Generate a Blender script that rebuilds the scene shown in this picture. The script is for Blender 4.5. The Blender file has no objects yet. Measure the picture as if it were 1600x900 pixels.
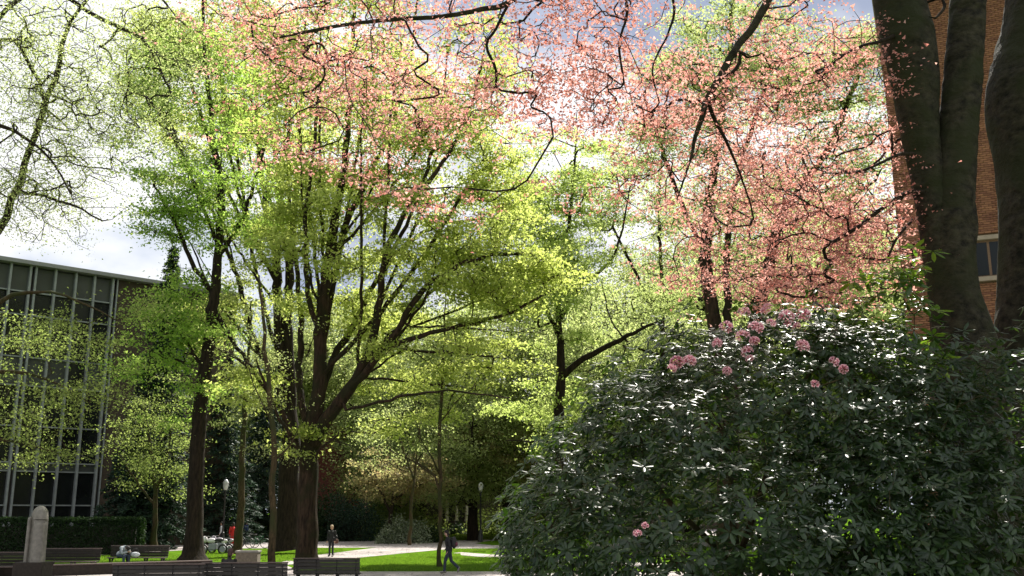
import bpy, math, random
import numpy as np
from mathutils import Vector, Matrix

R = math.radians
rng = np.random.default_rng(7)
random.seed(7)
scn = bpy.context.scene
col = scn.collection

# ------------------------------------------------------------------ camera
CAMZ, PITCH, F = 2.5, R(12.68), 1556.0
cam_d = bpy.data.cameras.new('camera')
cam_d.lens = 35.0; cam_d.sensor_width = 36.0
cam_d.clip_start = 0.1; cam_d.clip_end = 3000
cam = bpy.data.objects.new('camera', cam_d); col.objects.link(cam)
cam.location = (0, 0, CAMZ); cam.rotation_euler = (math.pi/2 + PITCH, 0, 0)
scn.camera = cam
# ------------------------------------------------------------------ light
SUN_AZ, SUN_EL = R(22), R(50)
world = bpy.data.worlds.new('World'); scn.world = world; world.use_nodes = True
nt = world.node_tree; nt.nodes.clear()
def N(t, typ, **kw):
    n = t.nodes.new(typ)
    for k, v in kw.items():
        if k in n.inputs.keys() if hasattr(n.inputs, 'keys') else False: n.inputs[k].default_value = v
        else: setattr(n, k, v)
    return n
sky = nt.nodes.new('ShaderNodeTexSky'); sky.sky_type = 'NISHITA'; sky.sun_disc = False
sky.sun_elevation = SUN_EL; sky.sun_rotation = SUN_AZ; sky.dust_density = 1.5
tc = nt.nodes.new('ShaderNodeTexCoord')
mp = nt.nodes.new('ShaderNodeMapping'); mp.inputs['Scale'].default_value = (1, 1, 1.9); mp.inputs['Location'].default_value = (6.99, 2.79, 0.35)
nz = nt.nodes.new('ShaderNodeTexNoise'); nz.inputs['Scale'].default_value = 1.7; nz.inputs['Detail'].default_value = 7; nz.inputs['Roughness'].default_value = 0.52
rp = nt.nodes.new('ShaderNodeValToRGB'); rp.color_ramp.elements[0].position = 0.36; rp.color_ramp.elements[1].position = 0.47
nz2 = nt.nodes.new('ShaderNodeTexNoise'); nz2.inputs['Scale'].default_value = 2.6; nz2.inputs['Detail'].default_value = 5
rp2 = nt.nodes.new('ShaderNodeValToRGB')
rp2.color_ramp.elements[0].position = 0.37; rp2.color_ramp.elements[0].color = (4.0, 4.6, 6.2, 1)
rp2.color_ramp.elements[1].position = 0.485; rp2.color_ramp.elements[1].color = (11.5, 11.5, 11.8, 1)
mx = nt.nodes.new('ShaderNodeMix'); mx.data_type = 'RGBA'
bg = nt.nodes.new('ShaderNodeBackground'); bg.inputs['Strength'].default_value = 0.052
out = nt.nodes.new('ShaderNodeOutputWorld')
L = nt.links.new
L(tc.outputs['Generated'], mp.inputs['Vector']); L(mp.outputs[0], nz.inputs['Vector']); L(mp.outputs[0], nz2.inputs['Vector'])
L(nz.outputs[0], rp.inputs[0]); L(nz2.outputs[0], rp2.inputs[0])
L(rp.outputs[0], mx.inputs[0]); L(sky.outputs[0], mx.inputs[6]); L(rp2.outputs[0], mx.inputs[7])
L(mx.outputs[2], bg.inputs[0]); L(bg.outputs[0], out.inputs[0])
sd = bpy.data.lights.new('sun', 'SUN'); sd.energy = 5.0; sd.angle = R(0.53); sd.color = (1, 0.95, 0.86)
sun = bpy.data.objects.new('sun', sd); col.objects.link(sun)
sdir = Vector((math.sin(SUN_AZ)*math.cos(SUN_EL), math.cos(SUN_AZ)*math.cos(SUN_EL), math.sin(SUN_EL)))
sun.rotation_euler = (-sdir).to_track_quat('-Z', 'Y').to_euler(); sun.location = sdir*60
scn.view_settings.view_transform = 'Standard'; scn.view_settings.look = 'None'
scn.view_settings.exposure = 1.0; scn.view_settings.gamma = 1.0
scn.render.engine = 'CYCLES'
scn.cycles.max_bounces = 7; scn.cycles.diffuse_bounces = 6; scn.cycles.glossy_bounces = 2; scn.cycles.transmission_bounces = 4
scn.cycles.use_denoising = True

# ------------------------------------------------------------------ projection helpers (pixel of the 1600x900 photo -> world)
SP, CP = math.sin(PITCH), math.cos(PITCH)
def ray(px, py):
    a = (px-800)/F; b = (450-py)/F
    return (a, CP - b*SP, SP + b*CP)
def at(px, py, Y):
    r = ray(px, py); t = Y/r[1]
    return Vector((r[0]*t, Y, CAMZ + r[2]*t))
def onz(px, py, z=0.0):
    r = ray(px, py); t = (z-CAMZ)/r[2]
    return Vector((r[0]*t, r[1]*t, z))
def cx(px, Y):          # world x of a column at the horizon
    return (px-800)/F/1.025*Y

# ------------------------------------------------------------------ object helpers
def tag(o, label=None, cat=None, group=None, kind=None):
    if label: o['label'] = label
    if cat: o['category'] = cat
    if group: o['group'] = group
    if kind: o['kind'] = kind
    return o
def empty(name, loc=(0, 0, 0), rz=0, label=None, cat=None, group=None):
    o = bpy.data.objects.new(name, None); col.objects.link(o)
    o.location = loc; o.rotation_euler = (0, 0, rz); o.empty_display_size = 0.2
    return tag(o, label, cat, group)
def link(name, me, parent=None, kind=None, mat=None):
    o = bpy.data.objects.new(name, me); col.objects.link(o)
    if parent is not None:
        o.parent = parent
    if kind: o['kind'] = kind
    return o
def fast_mesh(name, V, Fq, mat=None, tint=None, smooth=False):
    """V (n,3); Fq: (m,k) array or list of such arrays"""
    if not isinstance(Fq, list): Fq = [Fq]
    Fq = [np.asarray(f, dtype=np.int32) for f in Fq if len(f)]
    me = bpy.data.meshes.new(name)
    V = np.asarray(V, dtype=np.float32)
    loops = np.concatenate([f.ravel() for f in Fq]); counts = np.concatenate([np.full(len(f), f.shape[1], dtype=np.int32) for f in Fq])
    starts = np.concatenate([[0], np.cumsum(counts)[:-1]]).astype(np.int32)
    me.vertices.add(len(V)); me.vertices.foreach_set('co', V.ravel())
    me.loops.add(len(loops)); me.loops.foreach_set('vertex_index', loops)
    me.polygons.add(len(counts)); me.polygons.foreach_set('loop_start', starts); me.polygons.foreach_set('loop_total', counts)
    if smooth: me.polygons.foreach_set('use_smooth', np.ones(len(counts), dtype=bool))
    me.update(calc_edges=True)
    if tint is not None:
        dom = 'FACE' if len(tint) == len(counts) else 'POINT'
        at_ = me.attributes.new('tint', 'FLOAT', dom); at_.data.foreach_set('value', np.asarray(tint, dtype=np.float32))
    if mat: me.materials.append(mat)
    return me
class MB:
    """collects boxes, tubes, lathes into one mesh"""
    def __init__(s): s.v = []; s.f = []; s.n = 0
    def add(s, v, f):
        s.v += [tuple(p) for p in v]; s.f += [tuple(i+s.n for i in q) for q in f]; s.n += len(v); return s
    def box(s, c, d, rz=0, M=None):
        x, y, z = d[0]/2, d[1]/2, d[2]/2
        vs = [Vector((sx*x, sy*y, sz*z)) for sz in (-1, 1) for sy in (-1, 1) for sx in (-1, 1)]
        m = Matrix.Translation(c) @ (M if M is not None else Matrix.Rotation(rz, 4, 'Z'))
        return s.add([m @ v for v in vs], [(0, 2, 3, 1), (4, 5, 7, 6), (0, 1, 5, 4), (2, 6, 7, 3), (0, 4, 6, 2), (1, 3, 7, 5)])
    def tube(s, pts, rad, sides=8, caps=True):
        pts = [Vector(p) for p in pts]; n = len(pts)
        if not hasattr(rad, '__len__'): rad = [rad]*n
        ref = Vector((0.31, 0.2, 0.93)).normalized(); vs = []; prev = None
        for i in range(n):
            t = (pts[min(i+1, n-1)] - pts[max(i-1, 0)])
            if t.length < 1e-9: t = Vector((0, 0, 1))
            t.normalize()
            u = (prev - t*prev.dot(t)) if prev is not None else t.cross(ref)
            if u.length < 1e-5: u = t.orthogonal()
            u.normalize(); w = t.cross(u); prev = u
            for k in range(sides):
                a = 2*math.pi*k/sides
                vs.append(pts[i] + (u*math.cos(a) + w*math.sin(a))*rad[i])
        fs = [(i*sides+k, i*sides+(k+1) % sides, (i+1)*sides+(k+1) % sides, (i+1)*sides+k) for i in range(n-1) for k in range(sides)]
        if caps: fs += [tuple(reversed(range(sides))), tuple(range((n-1)*sides, n*sides))]
        return s.add(vs, fs)
    def lathe(s, prof, sides=12, c=(0, 0, 0)):
        vs = []
        for r, z in prof:
            for k in range(sides):
                a = 2*math.pi*k/sides; vs.append((c[0]+r*math.cos(a), c[1]+r*math.sin(a), c[2]+z))
        n = len(prof)
        fs = [(i*sides+k, i*sides+(k+1) % sides, (i+1)*sides+(k+1) % sides, (i+1)*sides+k) for i in range(n-1) for k in range(sides)]
        fs += [tuple(reversed(range(sides))), tuple(range((n-1)*sides, n*sides))]
        return s.add(vs, fs)
    def ball(s, c, r, seg=12, rings=8, sc=(1, 1, 1)):
        prof = [(max(1e-3, math.sin(math.pi*i/rings))*r, -math.cos(math.pi*i/rings)*r) for i in range(rings+1)]
        m = MB().lathe(prof, seg)
        return s.add([(c[0]+p[0]*sc[0], c[1]+p[1]*sc[1], c[2]+p[2]*sc[2]) for p in m.v], m.f)
    def torus(s, c, Rr, r, seg=24, sides=6, axis='x'):
        vs = []
        for i in range(seg):
            a = 2*math.pi*i/seg
            for k in range(sides):
                b = 2*math.pi*k/sides; q = Rr + r*math.cos(b)
                if axis == 'x': vs.append((c[0]+r*math.sin(b), c[1]+q*math.cos(a), c[2]+q*math.sin(a)))
                else: vs.append((c[0]+q*math.cos(a), c[1]+r*math.sin(b), c[2]+q*math.sin(a)))
        fs = [(i*sides+k, i*sides+(k+1) % sides, ((i+1) % seg)*sides+(k+1) % sides, ((i+1) % seg)*sides+k) for i in range(seg) for k in range(sides)]
        return s.add(vs, fs)
    def mesh(s, name, mat=None, smooth=False, bevel=0):
        me = bpy.data.meshes.new(name); me.from_pydata(s.v, [], s.f); me.update()
        if smooth: me.polygons.foreach_set('use_smooth', [True]*len(me.polygons))
        if mat: me.materials.append(mat)
        return me
    def build(s, name, mat, parent=None, smooth=False, kind=None, bevel=0, label=None):
        o = link(name, s.mesh(name, mat, smooth), parent, kind)
        if bevel:
            b = o.modifiers.new('edge', 'BEVEL'); b.width = bevel; b.segments = 2; b.limit_method = 'ANGLE'
        if label: o['label'] = label
        return o
def kids(o): return [c for c in list(o.children)]
def copy_tree(o, parent=None):
    c = o.copy(); col.objects.link(c); c.parent = parent
    for ch in kids(o): copy_tree(ch, c)
    return c

# ------------------------------------------------------------------ materials
def newmat(name):
    m = bpy.data.materials.new(name); m.use_nodes = True; t = m.node_tree; t.nodes.clear()
    o = t.nodes.new('ShaderNodeOutputMaterial'); return m, t, o
def simple(name, c, rough=0.7, metal=0.0, noise=0.25, scale=8.0, bump=0.0, spec=0.5, c2=None):
    m, t, o = newmat(name)
    p = t.nodes.new('ShaderNodeBsdfPrincipled'); p.inputs['Roughness'].default_value = rough; p.inputs['Metallic'].default_value = metal
    p.inputs['Specular IOR Level'].default_value = spec
    tcn = t.nodes.new('ShaderNodeTexCoord'); n = t.nodes.new('ShaderNodeTexNoise'); n.inputs['Scale'].default_value = scale; n.inputs['Detail'].default_value = 6
    t.links.new(tcn.outputs['Object'], n.inputs['Vector'])
    r = t.nodes.new('ShaderNodeValToRGB'); a = 1-noise; b = 1+noise
    c2 = c2 or c
    r.color_ramp.elements[0].position = 0.3; r.color_ramp.elements[1].position = 0.7
    r.color_ramp.elements[0].color = (c[0]*a, c[1]*a, c[2]*a, 1); r.color_ramp.elements[1].color = (min(1, c2[0]*b), min(1, c2[1]*b), min(1, c2[2]*b), 1)
    t.links.new(n.outputs[0], r.inputs[0]); t.links.new(r.outputs[0], p.inputs['Base Color'])
    if bump:
        bn = t.nodes.new('ShaderNodeBump'); bn.inputs['Strength'].default_value = bump; bn.inputs['Distance'].default_value = 0.05
        t.links.new(n.outputs[0], bn.inputs['Height']); t.links.new(bn.outputs[0], p.inputs['Normal'])
    t.links.new(p.outputs[0], o.inputs[0]); return m
def leafmat(name, d1, d2, t1, t2, gloss=0.012, rough=0.6, tr=0.66, fres=0.12):
    """diffuse d1..d2 and light passing through t1..t2, mixed by the per-leaf tint"""
    m, t, o = newmat(name)
    a = t.nodes.new('ShaderNodeAttribute'); a.attribute_name = 'tint'
    def mixc(c1, c2):
        x = t.nodes.new('ShaderNodeMix'); x.data_type = 'RGBA'; x.inputs[6].default_value = (*c1, 1); x.inputs[7].default_value = (*c2, 1)
        t.links.new(a.outputs['Fac'], x.inputs[0]); return x
    x1, x2 = mixc(d1, d2), mixc(t1, t2)
    di = t.nodes.new('ShaderNodeBsdfDiffuse'); tl = t.nodes.new('ShaderNodeBsdfTranslucent'); gl = t.nodes.new('ShaderNodeBsdfGlossy'); gl.inputs['Roughness'].default_value = rough
    t.links.new(x1.outputs[2], di.inputs[0]); t.links.new(x2.outputs[2], tl.inputs[0])
    ms = t.nodes.new('ShaderNodeMixShader'); ms.inputs[0].default_value = tr
    t.links.new(di.outputs[0], ms.inputs[1]); t.links.new(tl.outputs[0], ms.inputs[2])
    lw = t.nodes.new('ShaderNodeLayerWeight'); lw.inputs['Blend'].default_value = 0.5
    fr = t.nodes.new('ShaderNodeMath'); fr.operation = 'POWER'; fr.inputs[1].default_value = 5.0; t.links.new(lw.outputs['Facing'], fr.inputs[0])
    mu = t.nodes.new('ShaderNodeMath'); mu.operation = 'MULTIPLY_ADD'; mu.inputs[1].default_value = fres; mu.inputs[2].default_value = gloss
    t.links.new(fr.outputs[0], mu.inputs[0])
    m2 = t.nodes.new('ShaderNodeMixShader'); t.links.new(mu.outputs[0], m2.inputs[0])
    t.links.new(ms.outputs[0], m2.inputs[1]); t.links.new(gl.outputs[0], m2.inputs[2]); t.links.new(m2.outputs[0], o.inputs[0])
    return m
def bark(name, c1, c2, moss=None, scale=6.0, stretch=0.25, bump=0.6, rough=0.9, rings=False, dist=0.05):
    m, t, o = newmat(name)
    p = t.nodes.new('ShaderNodeBsdfPrincipled'); p.inputs['Roughness'].default_value = rough; p.inputs['Specular IOR Level'].default_value = 0.15
    g = t.nodes.new('ShaderNodeNewGeometry'); mp_ = t.nodes.new('ShaderNodeMapping'); mp_.inputs['Scale'].default_value = (1, 1, stretch)
    t.links.new(g.outputs['Position'], mp_.inputs[0])
    n = t.nodes.new('ShaderNodeTexNoise'); n.inputs['Scale'].default_value = scale; n.inputs['Detail'].default_value = 8; n.inputs['Roughness'].default_value = 0.65
    t.links.new(mp_.outputs[0], n.inputs['Vector'])
    r = t.nodes.new('ShaderNodeValToRGB'); r.color_ramp.elements[0].position = 0.35; r.color_ramp.elements[1].position = 0.68
    r.color_ramp.elements[0].color = (*c1, 1); r.color_ramp.elements[1].color = (*c2, 1); t.links.new(n.outputs[0], r.inputs[0])
    colr = r.outputs[0]
    if moss:
        n2 = t.nodes.new('ShaderNodeTexNoise'); n2.inputs['Scale'].default_value = 1.3; n2.inputs['Detail'].default_value = 5; t.links.new(g.outputs['Position'], n2.inputs['Vector'])
        r2 = t.nodes.new('ShaderNodeValToRGB'); r2.color_ramp.elements[0].position = 0.45; r2.color_ramp.elements[1].position = 0.6
        t.links.new(n2.outputs[0], r2.inputs[0]); x = t.nodes.new('ShaderNodeMix'); x.data_type = 'RGBA'
        t.links.new(r2.outputs[0], x.inputs[0]); t.links.new(colr, x.inputs[6]); x.inputs[7].default_value = (*moss, 1); colr = x.outputs[2]
    t.links.new(colr, p.inputs['Base Color'])
    h = n.outputs[0]
    if rings:
        w = t.nodes.new('ShaderNodeTexWave'); w.bands_direction = 'Z'; w.inputs['Scale'].default_value = 0.7; w.inputs['Distortion'].default_value = 9; w.inputs['Detail'].default_value = 4; w.inputs['Detail Scale'].default_value = 1.6
        t.links.new(g.outputs['Position'], w.inputs['Vector'])
        ad = t.nodes.new('ShaderNodeMath'); ad.operation = 'MULTIPLY_ADD'; ad.inputs[1].default_value = 0.5
        t.links.new(w.outputs['Fac'], ad.inputs[0]); t.links.new(h, ad.inputs[2]); h = ad.outputs[0]
    b = t.nodes.new('ShaderNodeBump'); b.inputs['Strength'].default_value = bump; b.inputs['Distance'].default_value = dist
    t.links.new(h, b.inputs['Height']); t.links.new(b.outputs[0], p.inputs['Normal']); t.links.new(p.outputs[0], o.inputs[0])
    return m
def brickmat(name, c1, c2, mortar=None):
    m, t, o = newmat(name)
    p = t.nodes.new('ShaderNodeBsdfPrincipled'); p.inputs['Roughness'].default_value = 0.85
    a = t.nodes.new('ShaderNodeAttribute'); a.attribute_name = 'tint'
    g = t.nodes.new('ShaderNodeNewGeometry'); n = t.nodes.new('ShaderNodeTexNoise'); n.inputs['Scale'].default_value = 30; n.inputs['Detail'].default_value = 4
    t.links.new(g.outputs['Position'], n.inputs['Vector'])
    ad = t.nodes.new('ShaderNodeMath'); ad.operation = 'MULTIPLY_ADD'; ad.inputs[1].default_value = 0.5; t.links.new(n.outputs[0], ad.inputs[0])
    mu = t.nodes.new('ShaderNodeMath'); mu.operation = 'MULTIPLY_ADD'; mu.inputs[1].default_value = 0.8; mu.inputs[2].default_value = -0.15
    t.links.new(a.outputs['Fac'], mu.inputs[0]); t.links.new(mu.outputs[0], ad.inputs[2])
    x = t.nodes.new('ShaderNodeMix'); x.data_type = 'RGBA'; x.inputs[6].default_value = (*c1, 1); x.inputs[7].default_value = (*c2, 1)
    t.links.new(ad.outputs[0], x.inputs[0]); t.links.new(x.outputs[2], p.inputs['Base Color']); t.links.new(p.outputs[0], o.inputs[0])
    return m
def brickflat(name, c1, c2, cm, w=0.21, h=0.076):
    m, t, o = newmat(name)
    p = t.nodes.new('ShaderNodeBsdfPrincipled'); p.inputs['Roughness'].default_value = 0.9
    tcn = t.nodes.new('ShaderNodeTexCoord'); mp_ = t.nodes.new('ShaderNodeMapping'); mp_.inputs['Rotation'].default_value = (math.pi/2, 0, 0)
    t.links.new(tcn.outputs['Object'], mp_.inputs[0])
    b = t.nodes.new('ShaderNodeTexBrick'); b.inputs['Color1'].default_value = (*c1, 1); b.inputs['Color2'].default_value = (*c2, 1); b.inputs['Mortar'].default_value = (*cm, 1)
    b.inputs['Scale'].default_value = 1; b.inputs['Brick Width'].default_value = w; b.inputs['Row Height'].default_value = h; b.inputs['Mortar Size'].default_value = 0.008
    t.links.new(mp_.outputs[0], b.inputs['Vector']); t.links.new(b.outputs['Color'], p.inputs['Base Color']); t.links.new(p.outputs[0], o.inputs[0])
    return m

M = {}
M['bark_elm'] = bark('bark_elm', (0.012, 0.008, 0.005), (0.060, 0.038, 0.023), moss=(0.022, 0.020, 0.009), scale=9, stretch=0.18, bump=1.0, dist=0.08)
M['bark_dark'] = bark('bark_dark', (0.008, 0.006, 0.004), (0.034, 0.024, 0.016), scale=9, stretch=0.2, bump=0.9)
M['bark_beech'] = bark('bark_beech', (0.007, 0.006, 0.004), (0.050, 0.043, 0.028), moss=(0.022, 0.024, 0.010), scale=7, stretch=1.3, bump=0.9, rough=0.8, rings=True, dist=0.05)
M['bark_thin'] = bark('bark_thin', (0.025, 0.02, 0.01), (0.085, 0.06, 0.03), moss=(0.035, 0.038, 0.014), scale=14, stretch=0.4, bump=0.4)
M['bark_pale'] = bark('bark_pale', (0.09, 0.075, 0.05), (0.2, 0.17, 0.13), scale=14, stretch=0.4, bump=0.4)
M['leaf_maple'] = leafmat('leaf_maple', (0.06, 0.10, 0.014), (0.11, 0.15, 0.025), (0.46, 0.58, 0.10), (0.80, 0.86, 0.26))
M['leaf_deep'] = leafmat('leaf_deep', (0.045, 0.09, 0.012), (0.08, 0.13, 0.02), (0.32, 0.56, 0.07), (0.64, 0.82, 0.18))
M['leaf_yellow'] = leafmat('leaf_yellow', (0.08, 0.13, 0.02), (0.13, 0.17, 0.03), (0.46, 0.61, 0.11), (0.76, 0.86, 0.30))
M['leaf_elm'] = leafmat('leaf_elm', (0.07, 0.10, 0.025), (0.12, 0.14, 0.05), (0.38, 0.50, 0.13), (0.72, 0.79, 0.32))
M['leaf_far'] = leafmat('leaf_far', (0.05, 0.08, 0.02), (0.11, 0.12, 0.04), (0.30, 0.40, 0.11), (0.58, 0.62, 0.24))
M['leaf_beech'] = leafmat('leaf_beech', (0.16, 0.06, 0.045), (0.26, 0.12, 0.10), (0.50, 0.16, 0.12), (0.96, 0.60, 0.50), gloss=0.015)
M['leaf_maroon'] = leafmat('leaf_maroon', (0.11, 0.07, 0.035), (0.13, 0.13, 0.04), (0.46, 0.32, 0.16), (0.52, 0.56, 0.20))
M['leaf_ever'] = leafmat('leaf_ever', (0.015, 0.035, 0.022), (0.04, 0.07, 0.045), (0.02, 0.05, 0.02), (0.05, 0.09, 0.04), tr=0.2)
M['leaf_olive'] = leafmat('leaf_olive', (0.06, 0.08, 0.02), (0.10, 0.12, 0.035), (0.22, 0.32, 0.06), (0.42, 0.50, 0.14))
M['leaf_dark'] = leafmat('leaf_dark', (0.012, 0.028, 0.010), (0.03, 0.055, 0.02), (0.02, 0.05, 0.01), (0.05, 0.10, 0.02), tr=0.25)
M['leaf_pale'] = leafmat('leaf_pale', (0.08, 0.12, 0.05), (0.42, 0.46, 0.34), (0.06, 0.12, 0.04), (0.2, 0.26, 0.12), tr=0.3)
M['leaf_bed'] = leafmat('leaf_bed', (0.07, 0.14, 0.02), (0.16, 0.20, 0.03), (0.2, 0.4, 0.04), (0.45, 0.5, 0.07), tr=0.5)
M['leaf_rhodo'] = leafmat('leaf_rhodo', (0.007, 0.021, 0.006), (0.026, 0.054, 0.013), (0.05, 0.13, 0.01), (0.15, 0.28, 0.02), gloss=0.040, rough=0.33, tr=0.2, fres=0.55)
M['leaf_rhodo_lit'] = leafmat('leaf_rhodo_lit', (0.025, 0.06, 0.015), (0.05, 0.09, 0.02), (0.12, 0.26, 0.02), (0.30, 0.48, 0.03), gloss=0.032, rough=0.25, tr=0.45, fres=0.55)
M['petal'] = leafmat('petal', (0.42, 0.02, 0.07), (0.92, 0.62, 0.70), (0.45, 0.03, 0.1), (0.9, 0.6, 0.66), gloss=0.01, tr=0.35)
M['grass'] = leafmat('grass', (0.05, 0.11, 0.012), (0.10, 0.17, 0.02), (0.16, 0.34, 0.02), (0.30, 0.48, 0.04), tr=0.5)
M['lawn'] = simple('lawn', (0.075, 0.15, 0.010), 0.95, noise=0.35, scale=1.2, bump=0.4, spec=0.0)
M['concrete'] = simple('concrete', (0.33, 0.29, 0.28), 0.9, noise=0.25, scale=0.8, bump=0.1)
M['asphalt'] = simple('asphalt', (0.20, 0.18, 0.18), 0.9, noise=0.15, scale=3, bump=0.1)
M['soil'] = simple('soil', (0.035, 0.025, 0.016), 0.95, noise=0.4, scale=4, bump=0.4)
M['stone'] = simple('stone', (0.22, 0.205, 0.175), 0.85, noise=0.22, scale=7, bump=0.35)
M['stone_dark'] = simple('stone_dark', (0.028, 0.021, 0.015), 0.85, noise=0.3, scale=9, bump=0.3)
M['planter'] = simple('planter', (0.15, 0.125, 0.09), 0.9, noise=0.2, scale=12, bump=0.3)
M['wood'] = simple('wood', (0.018, 0.014, 0.009), 0.55, noise=0.35, scale=10, bump=0.2)
M['wood_lit'] = simple('wood_lit', (0.10, 0.07, 0.06), 0.45, noise=0.3, scale=14, bump=0.2)  # lighter copy of wood, light on the top edges put into its colour
M['iron'] = simple('iron', (0.012, 0.012, 0.012), 0.45, noise=0.2, scale=20)
M['alu'] = simple('alu', (0.24, 0.26, 0.265), 0.5, metal=0.3, noise=0.15, scale=3)
M['glass_dark'] = simple('glass_dark', (0.010, 0.012, 0.012), 0.2, noise=0.5, scale=0.35, spec=0.35)
M['spandrel'] = simple('spandrel', (0.04, 0.045, 0.04), 0.45, noise=0.25, scale=0.6)
M['roofedge'] = simple('roofedge', (0.22, 0.225, 0.225), 0.6, noise=0.1, scale=2)
M['globe'] = simple('globe', (0.6, 0.6, 0.62), 0.25, noise=0.05, scale=4)
M['window_stone'] = simple('window_stone', (0.28, 0.23, 0.17), 0.85, noise=0.12, scale=6, bump=0.1)
M['mortar'] = simple('mortar', (0.17, 0.105, 0.065), 0.95, noise=0.2, scale=20)
M['brick'] = brickmat('brick', (0.13, 0.05, 0.025), (0.26, 0.12, 0.055))
M['maroon'] = brickflat('maroon', (0.15, 0.04, 0.038), (0.19, 0.05, 0.045), (0.08, 0.03, 0.025), 0.4, 0.16)
M['brown_brick'] = brickflat('brown_brick', (0.055, 0.038, 0.022), (0.042, 0.029, 0.018), (0.036, 0.028, 0.02))
M['white_paint'] = simple('white_paint', (0.62, 0.6, 0.55), 0.5, noise=0.1, scale=4)
M['dark_wall'] = simple('dark_wall', (0.07, 0.062, 0.055), 0.9, noise=0.3, scale=2)

# ------------------------------------------------------------------ foliage helpers
def quads(centers, size, tilt=0.9, up=(0, 0, 1), wr=0.62, fold=0.12, g=None, sizevar=0.35):
    """rhombic leaves: (N,3) centres -> V, F"""
    g = g or rng; n = len(centers)
    nrm = g.normal(size=(n, 3))*tilt + np.asarray(up); nrm /= np.linalg.norm(nrm, axis=1, keepdims=True)
    d = g.normal(size=(n, 3)); d -= nrm*np.sum(d*nrm, axis=1, keepdims=True); d /= np.linalg.norm(d, axis=1, keepdims=True)+1e-9
    w = np.cross(nrm, d); s = (size*(1 + sizevar*g.normal(size=n)).clip(0.4, 1.8))[:, None]
    c = centers
    V = np.stack([c - d*s*0.5, c + w*s*wr*0.5 - nrm*s*fold + d*s*0.05, c + d*s*0.5 - nrm*s*fold*0.5, c - w*s*wr*0.5 - nrm*s*fold + d*s*0.05], axis=1).reshape(-1, 3)
    return V, np.arange(4*n, dtype=np.int32).reshape(n, 4)
def crown_mesh(name, centers, size, mat, tilt=0.9, tint=None, tri=True, **kw):
    V, Fq = quads(centers, size*(1.12 if tri else 1), tilt, **kw)
    if tri:      # small leaves: one pointed face each
        q = V.reshape(-1, 4, 3); tp = q[:, 2] - (q[:, 2]-q[:, 0])*0.0
        V = np.stack([q[:, 0], q[:, 1]+(q[:, 2]-q[:, 0])*0.22, q[:, 3]+(q[:, 2]-q[:, 0])*0.22], axis=1).reshape(-1, 3); Fq = np.arange(len(V), dtype=np.int32).reshape(-1, 3)
    if tint is None: tint = rng.random(len(centers))
    return fast_mesh(name, V, Fq, mat, tint=np.clip(tint, 0, 1))
def blob_points(blobs, Y, clump=9, spread=0.32, flat=0.3, offs=0.5):
    """blobs: (px, py, rx_px, ry_px, n, dY, depth_radius) -> points in world ellipsoids, gathered in flat clumps"""
    outp = []
    for b in blobs:
        px, py, rx, ry, n = b[:5]; dY = b[5] if len(b) > 5 else 0; Yc = Y + dY
        c = np.array(at(px, py, Yc)); k = Yc/F
        a, bz = rx*k, ry*k; dp = b[6] if len(b) > 6 else 0.8*a
        m = max(1, int(n/clump)); q = rng.normal(size=(m, 3)); q /= np.linalg.norm(q, axis=1, keepdims=True)
        q *= (rng.random(m)**(1/2.4))[:, None]
        idx = rng.integers(0, m, n); sp = spread*min(a, bz)*0.9
        off = rng.normal(size=(n, 3))*np.array([1, 1, flat])*max(offs, sp*0.4)
        outp.append(c + q[idx]*np.array([a, dp, bz]) + off)
    return np.concatenate(outp)
def catmull(pts, rad, step):
    pts = np.array([tuple(p) for p in pts], dtype=float); rad = np.array(rad, dtype=float)
    P = np.vstack([2*pts[0]-pts[1], pts, 2*pts[-1]-pts[-2]]); o = []; rr = []
    for i in range(1, len(P)-2):
        L_ = np.linalg.norm(P[i+1]-P[i]); n = max(1, int(L_/step))
        for j in range(n):
            t = j/n; a, b, c, d = P[i-1], P[i], P[i+1], P[i+2]
            o.append(0.5*((2*b)+(-a+c)*t+(2*a-5*b+4*c-d)*t*t+(-a+3*b-3*c+d)*t**3)); rr.append(rad[i-1]*(1-t)+rad[i]*t)
    o.append(pts[-1]); rr.append(rad[-1]); return np.array(o), np.array(rr)
def tubes(chains, sides):
    """chains: list of (P (n,3), R (n,)) -> one V, F"""
    Vs, Fs, base = [], [], 0
    ang = np.arange(sides)*2*math.pi/sides; ca, sa = np.cos(ang), np.sin(ang)
    for P, Rr in chains:
        n = len(P)
        if n < 2: continue
        t = np.gradient(P, axis=0); t /= np.linalg.norm(t, axis=1, keepdims=True)+1e-9
        m = t.mean(axis=0); ref = np.array([1.0, 0, 0]) if abs(m[0]) < 0.8*np.linalg.norm(m)+1e-9 else np.array([0, 1.0, 0])
        u = np.cross(t, ref); u /= np.linalg.norm(u, axis=1, keepdims=True)+1e-9; w = np.cross(t, u)
        V = P[:, None, :] + (u[:, None, :]*ca[None, :, None] + w[:, None, :]*sa[None, :, None])*Rr[:, None, None]
        Vs.append(V.reshape(-1, 3)); i = np.arange(n-1)[:, None]*sides; k = np.arange(sides)[None, :]; k2 = (k+1) % sides
        Fs.append((np.stack([i+k, i+k2, i+sides+k2, i+sides+k], axis=-1).reshape(-1, 4)+base)); base += n*sides
    return np.concatenate(Vs), np.concatenate(Fs)
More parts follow.
